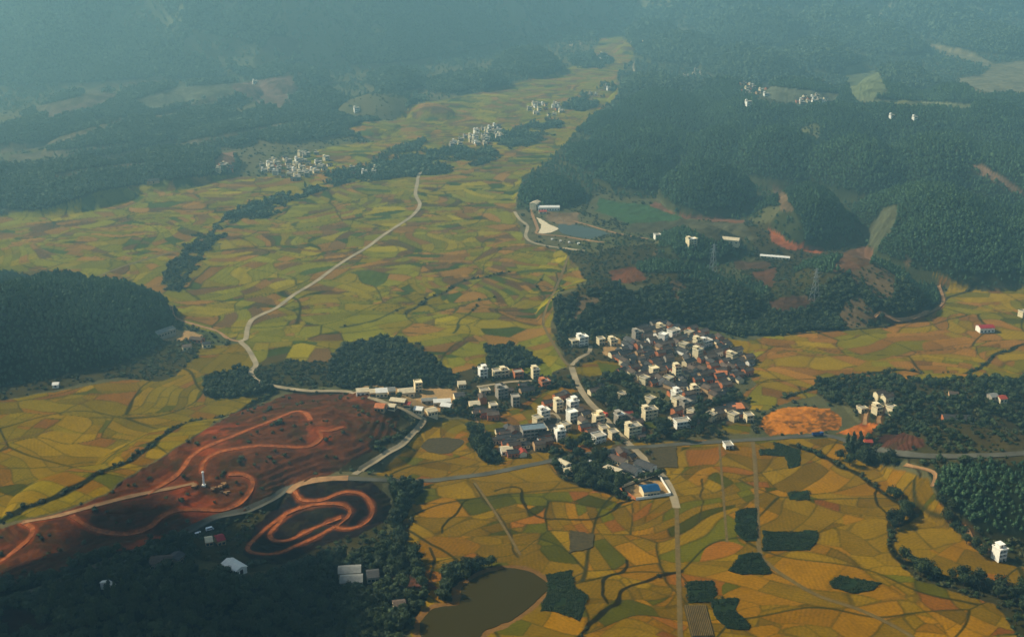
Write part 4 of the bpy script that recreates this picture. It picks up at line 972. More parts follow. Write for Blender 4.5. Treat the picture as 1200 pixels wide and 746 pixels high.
# the old tiled houses of the dense core and the rows around it
SECT = {}
def sector(px, py, P):
    P = np.array(P); a = (px-P[:,0].min())/(np.ptp(P[:,0])); b = (py-P[:,1].min())/np.ptp(P[:,1])
    h = 'left' if a < .34 else 'right' if a > .66 else 'middle'; v_ = 'upper' if b < .34 else 'lower' if b > .66 else 'central'
    return {('upper','middle'):'at the top', ('central','middle'):'in the centre', ('lower','middle'):'at the lower edge', ('upper','left'):'at the upper left', ('upper','right'):'at the upper right',
            ('central','left'):'on the left side', ('central','right'):'on the right side', ('lower','left'):'at the lower left', ('lower','right'):'at the lower right'}[(v_, h)]
WALLW = [('mud_wall', 'tan', .34), ('brick_wall', 'orange brick', .16), ('cream_wall', 'cream', .28), ('grey_wall', 'grey', .12), ('white_wall', 'white', .10)]
ROOFW = [('tile', 'dark', .82), ('tile_brown', 'brown', .15), ('tile_red', 'red', .03)]
def pick(L): 
    t = random.random()
    for q in L:
        t -= q[2]
        if t <= 0: return q
    return L[0]
SIZES = [(7,5.4,3.2),(8.5,5.8,3.6),(9.5,6,5.0),(12,6.4,3.8),(6,5,2.9),(8.5,6,5.4)]
def fill_tiled(P, n, where, minsep, base_rot=28, tries=6000):
    P_ = np.array(P); cnt = 0; mine = []
    for _ in range(tries):
        if cnt >= n: break
        px, py = random.uniform(P_[:,0].min(), P_[:,0].max()), random.uniform(P_[:,1].min(), P_[:,1].max())
        if not inpoly(np.array([px]), np.array([py]), P)[0]: continue
        x, y = unproj(px, py)
        L_, d, h = random.choice(SIZES); rr = L_*.42
        if any((x-s[0])**2+(y-s[1])**2 < (rr+s[2]*.82)**2 for s in SITES[:HAND]): continue
        if any((x-s[0])**2+(y-s[1])**2 < (rr+s[2])**2*minsep for s in mine): continue
        if any(wdist(np.array([x]), np.array([y]), L, wd+9)[0] < wd*.5+5 for L, wd in ROADW): continue
        o = tiled_house(L_, d, h); wl, rf = pick(WALLW), pick(ROOFW)
        rot = base_rot+random.gauss(0, 7)+(90 if random.random() < .25 else 0)
        size = 'small' if L_ < 8.5 else 'tall' if h > 5 else 'long' if L_ > 11.5 else 'mid-sized'
        lab = f'{size} {wl[1]} house, {rf[1]} tiles, {sector(px, py, P)} of {where}'
        put(o, px, py, rot, lab, 'house', 'old tiled houses of '+where, rad=rr); set_mats(o, {'tan mud brick': wl[0], 'dark roof tile': rf[0]})
        mine.append(SITES[-1]); cnt += 1
    return cnt
n1_ = fill_tiled(CORE, 165, 'the village core', .5)
n2_ = fill_tiled([(574,507),(612,502),(616,526),(606,528),(578,520)], 12, 'the tiled row', .55, 14)
n3_ = fill_tiled([(680,455),(722,452),(724,470),(700,478)], 4, 'the lane gardens', 1, 20)
n4_ = fill_tiled([(838,480),(862,478),(866,494),(840,496)], 6, 'the orange-roof farm', .6, 20)
n9_ = fill_tiled(TOWN[2], 12, 'the lane cluster', .8, 24)+fill_tiled(TOWN[4], 6, 'the lane side', .8, 24)+fill_tiled(TOWN[5], 8, 'the village foot', .7, 26)+fill_tiled([(590,526),(640,512),(660,520),(640,536),(600,536)], 7, 'the roadside cluster', .8, 14)
n5_ = fill_tiled([(550,484),(575,480),(580,492),(556,494)], 5, 'the hamlet farm', .6, 14)
n6_ = fill_tiled([(715,528),(738,528),(744,538),(722,540)], 4, 'the road crossing', .6, 30)
n7_ = fill_tiled([(560,448),(640,452),(620,462),(560,472)], 6, 'the left hamlet', 1, 14)
n8_ = fill_tiled([(1010,470),(1035,466),(1050,474),(1020,476)], 3, 'the hill farm', 1, 20)
print('tiled', n1_, n2_, n3_, n4_, n5_, n6_, n7_, n8_)
# halls, sheds and barns
def hall(px, py, lenpx, d, h, rot, roof, wall, lab, name='long_shed', cat='shed', bays=6, rise=None):
    L_ = lenpx*ppx(py); o = shed(L_, d, h, roof, wall, name, bays, rise); put(o, px, py, rot, lab, cat, 'sheds and halls', rad=d*.7)
    c, s = math.cos(R(rot)), math.sin(R(rot))
    for t in np.linspace(-.5, .5, max(2, int(L_/d)+1)): SITES.append((o.location[0]+c*t*L_, o.location[1]+s*t*L_, d*.65))
    return o
b_blue = modern_house(19, 10, 3, 0); put(b_blue, 625, 512, 14, 'long three-storey hall with blue-grey roof beside the tiled row', 'hall', rad=11); set_mats(b_blue, {'white render': 'grey_wall', 'cement roof': 'bluegrey_sheet'}); b_blue.name = 'hall'
hall(738.5,553,24,9,3.6,-42,'tile','white_wall','dark tiled long shed with white wall left of its twin near the blue roof', bays=8)
hall(756,549,24,9,3.6,-42,'tile','white_wall','dark tiled long shed beside the lane above the walled yard', bays=8)
hall(724,542,22,7,3.6,-42,'tile_brown','cream_wall','narrow brown tiled shed nearest the road crossing', bays=6)
hall(716,556,20,10,4.2,-38,'pale_sheet','cream_wall','tan flat-looking shed at the edge of the round grove', bays=4, rise=.5)
hall(693,546,9,6,3.2,-40,'white_sheet','white_wall','little white shed in front of the round grove', bays=2)
hall(661,546,16,5,3.5,-52,'pale_sheet','white_wall','narrow white-walled building end-on below the main road', bays=3)
hall(666,555,9,6,3.5,20,'pale_sheet','cream_wall','short cream building at the foot of the white-walled one', bays=2)
bl = hall(761,578,20,10,4.6,14,'blue_sheet','cream_wall','cream building with deep blue roof in a walled yard', 'blue_roof_house', 'house', 5)
hall(864,480,13,11,3.6,6,'brick_wall','mud_wall','barn with a flat orange roof at the right of the village', 'barn', 'barn', 3, .4)
hall(844,441,15,9,4,-8,'brick_wall','brick_wall','orange brick long building at the right of the dense village', 'barn', 'barn', 4)
hall(275,667,27,8,3.5,-42,'white_sheet','white_wall','long white-roofed shed alone in the dark woods, bottom left', bays=5)
hall(258,636,9,8,4,30,'red_sheet','mud_wall','red-roofed shed beside the small square pond', 'shed', 'shed', 2)
hall(245,637,8,7,3.5,20,'pale_sheet','mud_wall','tan shed left of the red-roofed one', 'shed', 'shed', 2)
hall(190,662,24,10,4,8,'tile_brown','grey_wall','dull brown shed in the dark woods left of the square pond', bays=4)
hall(207,658,14,8,4,70,'tile','grey_wall','dark shed standing crosswise beside the dull brown one', bays=3)
hall(410,673,26,9,4,6,'grey_sheet','grey_wall','grey shed, upper of the pair in the dark woods left of the large pond', bays=5)
hall(412,684,26,9,4,6,'grey_sheet','grey_wall','grey shed, lower of the pair in the dark woods left of the large pond', bays=5)
hall(437,678,14,9,4,10,'tile','grey_wall','dark roofed shed right of the pair of grey sheds', bays=3)
hall(468,712,14,7,3.5,14,'tile_brown','cream_wall','tan farm shed between dark trees left of the large pond', bays=3)
hall(127,690,4,9,4,70,'white_sheet','white_wall','small white shed in the black woods at bottom left', 'shed', 'shed', 1)
hall(191,392,28,9,4,52,'grey_sheet','grey_wall','long grey roofed shed at the foot of the dark wooded hill', bays=7)
hall(219,409,10,7,3.5,20,'tile_brown','cream_wall','brown roofed farmhouse below the long grey shed', 'farmhouse', 'house', 2)
hall(242,406,9,7,3.5,20,'tile','cream_wall','cream farmhouse by the golden field under the grey shed', 'farmhouse', 'house', 2)
hall(231,400,16,7,3.2,-16,'tile_brown','brick_wall','low brown shed along the dirt track to the valley road', bays=3)
hall(643,246,25,9,4.5,2,'white_sheet','white_wall','long white building on the reservoir bank', bays=8)
hall(627,241,14,9,4.5,66,'pale_sheet','cream_wall','tan shed crosswise at the left end of the long white reservoir building', bays=3)
hall(636,250,9,7,3.2,4,'tile_red','cream_wall','low red-brown shed below the long white reservoir building', 'shed', 'shed', 2)
hall(855,284,22,11,4.5,-20,'pale_sheet','cream_wall','pale roofed shed on the clearing right of the wooded knoll', bays=4)
hall(908,303,34,6,3.0,-16,'white_sheet','cream_wall','thin long white-roofed shed on the terrace behind the wooded dome', bays=8)
hall(1122,494,34,9,4.0,-6,'tile','brick_wall','long orange brick building with dark roof in the right-hand bushes', bays=9)
hall(1154,388,18,9,5,8,'red_sheet','white_wall','white house with red roof among harvested fields at the right', 'farmhouse', 'house', 4)
hall(1173,470,9,7,3.6,14,'tile_red','cream_wall','pink-walled cottage in the bushes at far right', 'cottage', 'house', 2)
hall(1163,467,9,7,3.2,14,'grey_sheet','grey_wall','grey hut left of the pink cottage in the bushes', 'cottage', 'house', 2)
hall(1117,464,10,6,3,-10,'tile_brown','mud_wall','brown shed hidden in the bushes above the orange brick building', 'shed', 'shed', 2)
hall(66,453,7,6,3,10,'white_sheet','white_wall','tiny white hut at the edge of the golden fields, far left', 'hut', 'shed', 1)
hall(1017,520,9,5,2.6,0,'tile_red','brick_wall','small red shed by the bend of the main road', 'shed', 'shed', 1)
TOWNROW = [
 (425,462,14,8,4,10,'pale_sheet','white_wall','white shed at the left end of the roadside row above the bare hill'),
 (437,463,7,8,4,10,'pale_sheet','mud_wall','tan shed second from the left in the roadside row'),
 (447,463,13,9,4.5,10,'white_sheet','cream_wall','large white-roofed shed in the roadside row'),
 (459,461,8,8,4,10,'grey_sheet','cream_wall','grey-roofed shed right of the large white-roofed one'),
 (476,463,18,10,4.5,14,'pale_sheet','cream_wall','wide pale-roofed workshop in the middle of the roadside row'),
 (467,473,18,7,3.6,-16,'pale_sheet','mud_wall','long tan shed along the valley road bend'),
 (478,477,7,6,3.6,-10,'tile_red','cream_wall','little red-roofed shed on the trodden yard'),
 (446,480,11,9,3.6,-10,'brick_wall','mud_wall','tan shed below the valley road on the edge of the bare hill'),
 (460,479,8,6,3.2,-16,'pale_sheet','cream_wall','small pale shed below the valley road'),
 (491,483,10,7,3.6,-14,'white_sheet','cream_wall','white shed right below the little red-roofed one'),
 (505,485,12,8,3.8,30,'pale_sheet','cream_wall','pale shed at the lower corner of the trodden yard'),
 (523,479,12,7,3.8,-14,'white_sheet','cream_wall','pale shed at the right corner of the trodden yard'),
 (518,474,20,7,3.8,8,'white_sheet','grey_wall','long white shed across the trodden yard'),
 (503,472,18,6,3.4,8,'grey_sheet','grey_wall','long grey shed left of the long white one on the yard'),
 (538,468,12,9,4.5,14,'tile','cream_wall','dark roofed house at the right end of the trodden yard'),
 (541,453,9,7,4,10,'pale_sheet','cream_wall','tan roofed house above the right end of the trodden yard'),
 (556,476,12,9,3,12,'pale_sheet','cream_wall','tan shed in the trees between yard and left hamlet'),
 (593,530,14,9,3.4,16,'pale_sheet','white_wall','pale roofed shed at the lower edge of the tiled row'),
]
for (px, py, lp, d, h, rot, rf, wl, lab) in TOWNROW: hall(px, py, lp, d, h, rot, rf, wl, lab, 'shed', 'shed', 3)

# far hamlets: each house small in the photo, still its own object
FAR = {}
def far_house(wd, d, h, roof):
    key = (wd, d, h, roof)
    if key not in FAR:
        b = MB(); b.box(-wd/2, wd/2, -d/2, d/2, -4, h, 0)
        if roof == 'flat':
            b.box(-wd/2-.3, wd/2+.3, -d/2-.3, d/2+.3, h, h+.5, 1); b.box(-wd/2+.4, -wd/2+3.2, d/2-3.4, d/2-.4, h+.5, h+2.8, 0)
            k = int(h/3.1)
            for q in range(k): b.box(-wd/2+.8, wd/2-.8, -d/2-.08, -d/2, q*3.1+.9, q*3.1+2.4, 2)
        else:
            for s in (-1, 1):
                x = s*wd/2; b.add([(x,-d/2,h),(x,d/2,h),(x,0,h+d*.27)], [(0,1,2)] if s > 0 else [(2,1,0)])
            gable(b, -wd/2-.3, wd/2+.3, d, h, d*.27, .5, .3, 1); b.box(-.8, .8, -d/2-.07, -d/2, 0, 2.3, 2)
        FAR[key] = b.mesh('far_house', ['white_wall' if roof == 'flat' else 'mud_wall', 'roof_flat' if roof == 'flat' else 'tile', 'pane'])
    return FAR[key]
def hamlet(P, n, where, group, sep=9, flat=.6, big=1.0):
    P_ = np.array(P, float); mine = []
    for _ in range(4000):
        if len(mine) >= n: break
        px, py = random.uniform(P_[:,0].min(), P_[:,0].max()), random.uniform(P_[:,1].min(), P_[:,1].max())
        if not inpoly(np.array([px]), np.array([py]), P)[0]: continue
        x, y, z = drape(px, py)
        if any((x-a)**2+(y-b_)**2 < sep*sep for a, b_ in mine): continue
        fl = random.random() < flat
        wd, d = (random.choice([9, 11, 13])*big, 9*big) if fl else (random.choice([9, 12])*big, 7*big)
        h = random.choice([4.2, 6.4]) if fl else random.choice([3.0, 4.2])
        o = link('modern_house' if fl else 'tiled_house', far_house(wd, d, h, 'flat' if fl else 'tile'), None, (x, y, z)); o.rotation_euler[2] = R(20+random.gauss(0, 14))
        wl = random.choice(['white_wall', 'cream_wall', 'cream_wall', 'grey_wall', 'grey_wall']) if fl else random.choice(['mud_wall', 'cream_wall', 'brick_wall'])
        o.material_slots[0].link = 'OBJECT'; o.material_slots[0].material = M[wl]
        cw = {'white_wall':'white', 'cream_wall':'cream', 'grey_wall':'grey', 'mud_wall':'tan', 'brick_wall':'orange brick'}[wl]
        desc = ('tall ' if h > 6 else 'low ')+cw+' flat-roofed house' if fl else ('high ' if h > 4 else 'low ')+cw+' gabled house'
        tag(o, f'{desc} {sector(px, py, P)} of {where}', 'house', group); mine.append((x, y)); SITES.append((x, y, 8))
    return len(mine)
HAM = [
 ([(305,196),(320,190),(345,183),(372,181),(386,186),(388,195),(368,206),(345,212),(325,208),(308,205)], 58, 'the left-hill hamlet', .7),
 ([(518,174),(540,164),(555,155),(580,147),(592,150),(588,162),(570,170),(545,172)], 40, 'the mid-valley hamlet', .75),
 ([(618,128),(630,122),(655,124),(660,134),(645,138),(625,134)], 20, 'the upper-belt hamlet', .75),
 ([(662,52),(682,42),(690,46),(684,58),(668,56)], 8, 'the farthest hamlet', .6),
 ([(664,72),(690,64),(712,62),(722,72),(705,77),(672,78)], 17, 'the valley-head hamlet', .6),
 ([(733,54),(765,46),(772,50),(740,57)], 7, 'the row above valley head', .9),
 ([(692,112),(702,108),(712,102),(716,106),(700,116)], 5, 'the cluster by the far road', .8),
 ([(785,88),(810,82),(828,82),(822,94),(790,90)], 8, 'the left woodland clearing', .5),
 ([(856,98),(885,98),(905,106),(895,114),(870,110)], 16, 'the middle woodland clearing', .5),
 ([(928,120),(945,113),(968,114),(972,122),(950,125),(930,124)], 15, 'the right woodland clearing', .55),
 ([(250,196),(262,190),(278,196),(274,202),(255,202)], 6, 'the red hillside clearing', .4),
 ([(408,200),(440,196),(448,206),(415,208)], 6, 'the tree belt bend', .5),
]
print('far', [hamlet(P, n, wh, 'houses of '+wh, flat=fl, big=.72, sep=7.5) for P, n, wh, fl in HAM])
for px, py, lab in [(877,123,'lone white house below the middle clearing in the right-hand woods'), (1045,137,'lone white hut in the woods at the right'), (1072,139,'tiny pale hut right of the lone white hut in the woods'), (299,98,'lone white house high on the left-hand slopes'), (180,214,'long pale shed at the foot of the left-hand hills'), (418,130,'lone white house under the bare-topped left hill')]:
    x, y, z = drape(px, py); o = link('modern_house', far_house(*((16, 7, 3.6, 'tile') if 'shed' in lab else (7, 6, 3.2, 'flat') if 'hut' in lab else (10, 8, 6.4, 'flat'))), None, (x, y, z)); o.rotation_euler[2] = R(20); tag(o, lab, 'house'); SITES.append((x, y, 9))

# ------------------------------------------------------------------ other things
tw = empty('tower', (0,0,0))
b = MB(); b.tube((0,0,-1), (0,0,10.5), .75, .65, 16); b.obj('shaft', 'van_white', tw)
b = MB(); b.box(-1.4, 1.4, -1.4, 1.4, -1, .6); b.obj('base', 'white_wall', tw)
b = MB(); b.tube((0,0,10.5), (0,0,11.3), 1.05, 1.05, 16); b.tube((0,0,11.3), (0,0,11.8), 0.8, .3, 16); b.obj('cap', 'white_wall', tw)
tw.scale = (.9,.9,.9); put(tw, 239, 568, 0, 'slim white tower standing on the bare red hill', 'tower', rad=3)
for px, py in [(250,572),(259,570),(266,577),(262,567),(228,569)]:
    o = empty('rubble_pile', (0,0,0)); b = MB()
    for k in range(7): 
        s = random.uniform(.5, 1.3); x, y = random.gauss(0, 1.3), random.gauss(0, 1.3); b.box(x-s, x+s, y-s*.6, y+s*.6, -.4, s*.8)
    b.obj('blocks', random.choice(['pale_dirt', 'brick_wall']), o); put(o, px, py, random.uniform(0, 90), 'low pile of pale blocks near the white tower', 'rubble', 'piles of blocks by the white tower', rad=3)
def pylon(px, py, H, lab):
    r = empty('pylon', (0,0,0)); b = MB(); n = 6
    def half(z): return 3.2*(1-z/H)**1.1+.45
    for k in range(n):
        z0, z1 = H*k/n, H*(k+1)/n; a, c = half(z0), half(z1)
        for sx, sy in ((1,1),(1,-1),(-1,-1),(-1,1)):
            b.tube((sx*a, sy*a, z0-(1 if k == 0 else 0)), (sx*c, sy*c, z1), .11, .10, 4)
        for (p, q) in (((1,1),(1,-1)),((1,-1),(-1,-1)),((-1,-1),(-1,1)),((-1,1),(1,1))):
            b.tube((p[0]*a, p[1]*a, z0), (q[0]*c, q[1]*c, z1), .045, .045, 4); b.tube((q[0]*a, q[1]*a, z0), (p[0]*c, p[1]*c, z1), .045, .045, 4)
    b.obj('lattice_mast', 'steel', r)
    for z, wd in ((H*.72, 6.5), (H*.84, 5.2), (H*.95, 3.8)):
        b = MB(); b.tube((-wd, 0, z), (wd, 0, z), .1, .1, 4); b.tube((-wd, 0, z), (0, 0, z+1.4), .06, .06, 4); b.tube((wd, 0, z), (0, 0, z+1.4), .06, .06, 4); b.obj('cross_arm', 'steel', r)
    put(r, px, py, 30, lab, 'pylon', rad=5)
pylon(835, 322, 34, 'grey lattice pylon on the wooded slope below the knoll'); pylon(954, 352, 34, 'grey lattice pylon on the left shoulder of the wooded dome')
def truck(px, py, rot, paint, lab):
    r = empty('truck', (0,0,0))
    b = MB(); b.box(2.2, 4.2, -1.15, 1.15, .7, 2.9); b.box(2.0, 3.7, -1.05, 1.05, 2.9, 3.1); cb = b.obj('cab', paint, r)
    b = MB(); b.box(4.2, 4.24, -.95, .95, 1.7, 2.6); b.obj('windscreen', 'pane', cb)
    b = MB(); b.box(-4.2, 2.0, -1.2, 1.2, .9, 1.15); b.box(-4.2, 2.0, -1.2, -1.1, 1.15, 2.2); b.box(-4.2, 2.0, 1.1, 1.2, 1.15, 2.2); b.box(-4.2, -4.1, -1.1, 1.1, 1.15, 2.2); b.box(1.9, 2.0, -1.1, 1.1, 1.15, 2.6); b.obj('cargo_bed', paint, r)
    b = MB(); b.box(-4.1, 3.9, -.5, .5, .5, .88); b.obj('chassis', 'rubber', r)
    for x in (-3.0, -1.7, 3.1):
        for y in (-1, 1):
            b = MB(); b.tube((x, y*.85, .5), (x, y*1.15, .5), .5, .5, 12); b.obj('wheel', 'rubber', r)
    put(r, px, py, rot, lab, 'truck', rad=3, zoff=.3)
def van(px, py, rot, lab):
    r = empty('van', (0,0,0))
    b = MB(); b.add([(-2.6,-1,.4),(2.6,-1,.4),(2.6,1,.4),(-2.6,1,.4),(-2.6,-1,1.2),(2.6,-1,1.2),(2.6,1,1.2),(-2.6,1,1.2),(-2.5,-.9,2.2),(1.5,-.9,2.2),(1.5,.9,2.2),(-2.5,.9,2.2)],
        [(3,2,1,0),(0,1,5,4),(1,2,6,5),(2,3,7,6),(3,0,4,7),(4,5,9,8),(5,6,10,9),(6,7,11,10),(7,4,8,11),(8,9,10,11)]); bd = b.obj('body', 'van_white', r)
    b = MB(); b.add([(2.55,-.8,1.32),(2.55,.8,1.32),(1.66,.75,2.12),(1.66,-.75,2.12)], [(0,1,2,3)]); 
    for y in (-1, 1): b.box(-1.9, 1.2, y*.99-.01, y*.99+.01, 1.35, 1.95)
    b.obj('window', 'pane', r)
    for x in (-1.7, 1.7):
        for y in (-1, 1):
            b = MB(); b.tube((x, y*.75, .4), (x, y*1.02, .4), .4, .4, 12); b.obj('wheel', 'rubber', r)
    put(r, px, py, rot, lab, 'van', rad=3, zoff=.3)
truck(958, 510.5, 3, 'truck_blue', 'blue truck driving on the main road below the orange earth')
truck(708, 486.5, -62, 'truck_red', 'orange-red truck on the village lane between white houses')
van(233, 627, 30, 'white van, left of two parked beside the main road at the dark mound'); van(246, 621, 30, 'white van, right of two parked beside the main road at the dark mound')
# the yard wall round the blue-roofed building
yw = empty('yard_wall', (*unproj(760,580), 0)); tag(yw, 'low orange and white wall round the yard of the blue-roofed building', 'wall')
Q4 = [unproj(a, b_) for a, b_ in [(726,572),(745,586),(786,580),(771,556)]]
for k in range(4):
    (xa, ya), (xb, yb) = Q4[k], Q4[(k+1) % 4]; cx, cy = yw.location[:2]
    L_ = math.hypot(xb-xa, yb-ya); an = math.atan2(yb-ya, xb-xa)
    b = MB(); b.box(.15, L_-.15, -.15, .15, -.3, 2.0+.05*k); o = b.obj('wall_panel', ['brick_wall','white_wall','white_wall','cream_wall'][k], yw, (xa-cx, ya-cy, 0)); o.rotation_euler[2] = an
for k, (px, py) in enumerate([(647,281),(657,283),(667,284.5),(678,286)]):
    o = empty('dam_marker', (0,0,0)); b = MB(); b.box(-1.1, 1.1, -1.1, 1.1, -.5, 1.4); b.obj('block', 'white_wall', o); b = MB(); b.box(-1.3, 1.3, -1.3, 1.3, 1.4, 1.6); b.obj('cap', 'white_sheet', o)
    put(o, px, py, 10, f'{["first","second","third","fourth"][k]} white block from the left on the grass face of the dam', 'marker', 'white blocks on the dam', rad=2)

# single trees: the nearest ones, each with trunk and crown
TREES = {}
def single_tree(kind, var):
    key = (kind, var)
    if key in TREES: return copy_tree(TREES[key])
    rng = np.random.default_rng(500+var+{'broad':0,'tall':40,'bamboo':80}[kind]); nm = {'broad':'broadleaf_tree','tall':'slender_tree','bamboo':'bamboo_clump'}[kind]
    r = empty(nm, (0,0,0)); R_, h = {'broad':(4.2, 8.6), 'tall':(2.6, 12.5), 'bamboo':(3.6, 9.5)}[kind]
    b = MB(); trunk_mesh(b, h*.72, .28, .3, rng, 5 if kind != 'bamboo' else 8); b.obj('trunk', 'bark', r)
    b = MB()
    {'broad':crown_broad,'tall':crown_tall,'bamboo':crown_bamboo}[kind](b, R_, h*.22, h, rng, 420, .55); blob(b, R_*.62, h*.26, h*.88, rng, 2)
    b.obj('crown', ['leaf_dark','leaf_mid','leaf_dark'][var % 3] if kind != 'bamboo' else 'leaf_mid', r)
    TREES[key] = r; return r
TREEXY = []
def grove(P, n, kinds, label, group, sep=5.0, smin=.75, smax=1.25):
    P_ = np.array(P, float); c = 0
    for _ in range(n*40):
        if c >= n: break
        px, py = random.uniform(P_[:,0].min(), P_[:,0].max()), random.uniform(P_[:,1].min(), P_[:,1].max())
        if not inpoly(np.array([px]), np.array([py]), P)[0]: continue
        x, y, z = drape(px, py); xa, ya = np.array([x]), np.array([y])
        if not clear_mask(xa, ya, 2.5)[0] or any((x-a)**2+(y-b_)**2 < sep*sep for a, b_ in TREEXY): continue
        k = random.choice(kinds); o = single_tree(k, random.randrange(3)); s = random.uniform(smin, smax)
        o.location = (x, y, z-.2); o.rotation_euler = (0,0,random.uniform(0, 6.28)); o.scale = (s, s, s*random.uniform(.9, 1.15))
        nm = {'broad':'dark round-crowned tree','tall':'slender upright dark tree','bamboo':'feathery bamboo clump'}[k]
        tag(o, f'{nm} {label}', 'tree', group); TREEXY.append((x, y)); c += 1
GROVES = [
 ([(300,690),(420,690),(490,690),(485,735),(470,760),(250,760)], 62, ['broad','broad','bamboo'], 'in the black wood left of the large pond', 'trees of the black wood left of the large pond'),
 ([(60,690),(200,680),(300,690),(250,760),(20,760)], 50, ['broad','broad','tall'], 'in the black wood at bottom left', 'trees of the black wood at bottom left'),
 ([(440,650),(470,625),(482,645),(504,690),(490,700),(450,672)], 18, ['broad','bamboo'], 'along the wood edge beside the golden fields', 'trees along the wood edge left of the pond fields'),
 ([(668,556),(690,550),(702,556),(725,566),(724,576),(700,576),(680,568)], 24, ['broad'], 'in the round grove left of the blue-roofed building', 'trees of the round grove left of the blue roof'),
 ([(520,672),(560,662),(585,661),(560,668),(540,684),(528,702),(516,702)], 9, ['broad'], 'on the upper bank of the large pond', 'trees on the bank of the large pond'),
 ([(815,488),(826,484),(832,496),(826,504),(812,502)], 5, ['broad'], 'beside the square cream house in the village', 'trees beside the square cream house'),
 ([(548,500),(572,510),(578,528),(565,540),(552,520)], 14, ['broad','bamboo'], 'left of the tiled row houses', 'trees left of the tiled row houses'),
 ([(655,520),(690,520),(710,540),(690,546),(665,535)], 12, ['broad'], 'between the main road and the small golden field', 'trees at the main road below the small golden field'),
 ([(992,522),(1010,522),(1030,531),(1058,538),(1050,546),(1015,546),(998,534)], 16, ['broad','tall'], 'in the strip under the bend of the main road', 'trees under the bend of the main road'),
 ([(1036,580),(1046,580),(1068,600),(1062,614),(1044,624),(1040,612),(1060,600)], 10, ['broad'], 'on the bank of the winding stream', 'trees along the winding stream'),
 ([(1050,650),(1075,662),(1110,676),(1150,682),(1200,700),(1200,716),(1140,690),(1070,672)], 18, ['broad'], 'on the lower bank of the winding stream', 'trees along the lower winding stream'),
 ([(1160,690),(1210,690),(1215,745),(1190,735),(1175,710)], 8, ['broad','bamboo'], 'in the clump at the bottom right corner', 'trees of the bottom right corner clump'),
 ([(980,538),(992,534),(996,545),(988,550)], 2, ['broad'], 'alone in the fields beside the upper stream', 'lone trees beside the upper stream'),
 ([(1096,590),(1118,625),(1150,652),(1165,656),(1140,632),(1110,590)], 12, ['broad'], 'along the lower edge of the right plantation', 'trees edging the right plantation'),
 ([(690,478),(700,460),(740,470),(760,476),(745,482),(715,482)], 16, ['broad'], 'in the shady gardens between lane and tiled roofs', 'trees in the gardens beside the village lane'),
 ([(760,505),(780,500),(830,506),(850,514),(760,518)], 10, ['broad'], 'above the main road on the right of the crossing', 'trees above the main road right of the crossing'),
]
for P, n, kd, lab, grp in GROVES: grove(P, n, kd, lab, grp)
print('single trees', len(TREEXY))

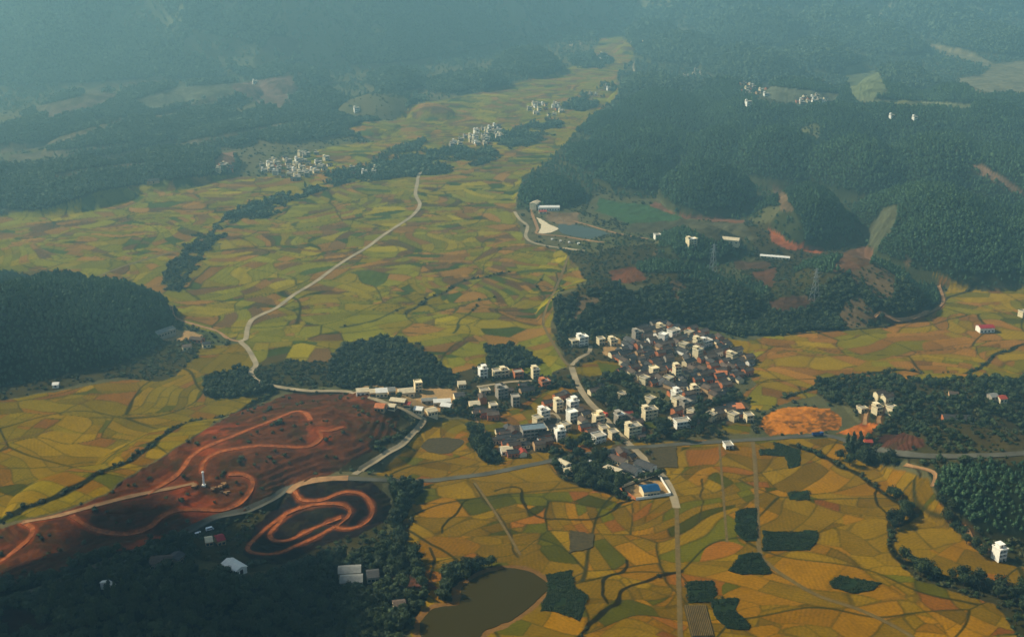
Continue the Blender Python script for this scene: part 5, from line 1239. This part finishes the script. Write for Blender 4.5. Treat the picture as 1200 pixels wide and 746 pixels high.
# ------------------------------------------------------------------ woods and bushes, massed
def cand(y0, y1, sp, seed):
    rng = np.random.default_rng(seed); ys = np.arange(y0, y1, sp); out = []
    for y in ys:
        hw = (0.47*(y*CP+CAMH*SP))+40; xs = np.arange(-hw, hw, sp); out.append(np.stack([xs+rng.uniform(-.42, .42, len(xs))*sp, y+rng.uniform(-.42, .42, len(xs))*sp], -1))
    return np.concatenate(out), rng
NEARW, PLANT, FARW, BUSH = [], [], [], []
S1 = np.array(TREEXY)
for (y0, y1, sp, seed) in [(560, 1000, 3.3, 1), (1000, 1500, 3.0, 2), (1500, 2300, 3.7, 3), (2300, 3300, 5.6, 4), (3300, 6000, 11, 5)]:
    C_, rng = cand(y0, y1, sp, seed); x, y = C_[:,0], C_[:,1]
    z, wd_, s_ = height_full(x, y); _, cl, tr = cover(x, y, z, wd_, s_, False)
    keep = (rng.random(len(x)) < tr); x, y, z, cl, tr = x[keep], y[keep], z[keep], cl[keep], tr[keep]
    ok = clear_mask(x, y, 1.2)
    if y0 < 1000:
        d = np.min(np.hypot(x[:,None]-S1[None,:,0], y[:,None]-S1[None,:,1]), 1); ok &= d > 3.4
    x, y, z, cl, tr = x[ok], y[ok], z[ok], cl[ok], tr[ok]
    u, v = proj(x, y, z)
    sc = sp*(.50+.56*rng.random(len(x))**1.6)*(.85+.4*vnoise(x/30, y/30, 111))
    plant = (cl == 1) & ((y > 1150) & (u > 560) | (u > 1080) & (v > 530) | (u < 205) & (v < 460) & (v > 310)) & (y < 2300)
    bush = ~np.isin(cl, [1, 4]) & ~((tr > .79) & (rng.random(len(x)) < .6))
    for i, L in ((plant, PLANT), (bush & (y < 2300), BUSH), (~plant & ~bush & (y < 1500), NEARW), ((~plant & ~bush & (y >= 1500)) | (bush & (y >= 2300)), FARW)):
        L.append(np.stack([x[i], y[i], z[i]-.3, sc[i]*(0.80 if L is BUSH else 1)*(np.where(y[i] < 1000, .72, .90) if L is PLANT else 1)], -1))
for nm, L, cs, lab in [('woodland', NEARW, 'broadleaf_set', 'dense dark broadleaf woods and groves of the near valley'),
                       ('plantation', PLANT, 'plantation_set', 'close-planted dark green trees covering the hills right and left'),
                       ('far_woods', FARW, 'far_wood_set', 'hazy woods covering the far hills and mountains'),
                       ('bushes', BUSH, 'bush_set', 'scattered bushes on rough ground, banks and ditches')]:
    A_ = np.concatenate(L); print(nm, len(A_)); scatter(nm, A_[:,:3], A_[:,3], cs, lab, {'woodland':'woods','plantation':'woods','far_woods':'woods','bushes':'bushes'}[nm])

PL = []
for P, lab in CROPS:
    Lw = np.array([unproj(a, b) for a, b in P]); a0, a1 = Lw.min(0), Lw.max(0)
    xs, ys = np.meshgrid(np.arange(a0[0]-1, a1[0]+1, 1.25), np.arange(a0[1]-1, a1[1]+1, 1.7)); xs, ys = xs.ravel(), ys.ravel()
    xs = xs+RNG.uniform(-.4, .4, len(xs)); ys = ys+RNG.uniform(-.25, .25, len(ys))
    q = inpoly(xs+4.5*(fbm(xs/6, ys/6, 211, 3)-.5), ys+4.5*(fbm(xs/6, ys/6, 217, 3)-.5), Lw) & (vnoise(xs/5, ys/5, 221) > .22)
    PL.append(np.stack([xs[q], ys[q], 0*xs[q]+.3, .62+.4*RNG.random(q.sum())*(.5+vnoise(xs[q]/9, ys[q]/9, 223))], -1))
A_ = np.concatenate(PL); scatter('crop_plants', A_[:,:3], A_[:,3], 'crop_set', 'low dark green crop plants in rows on the dark plots', 'crop plants')
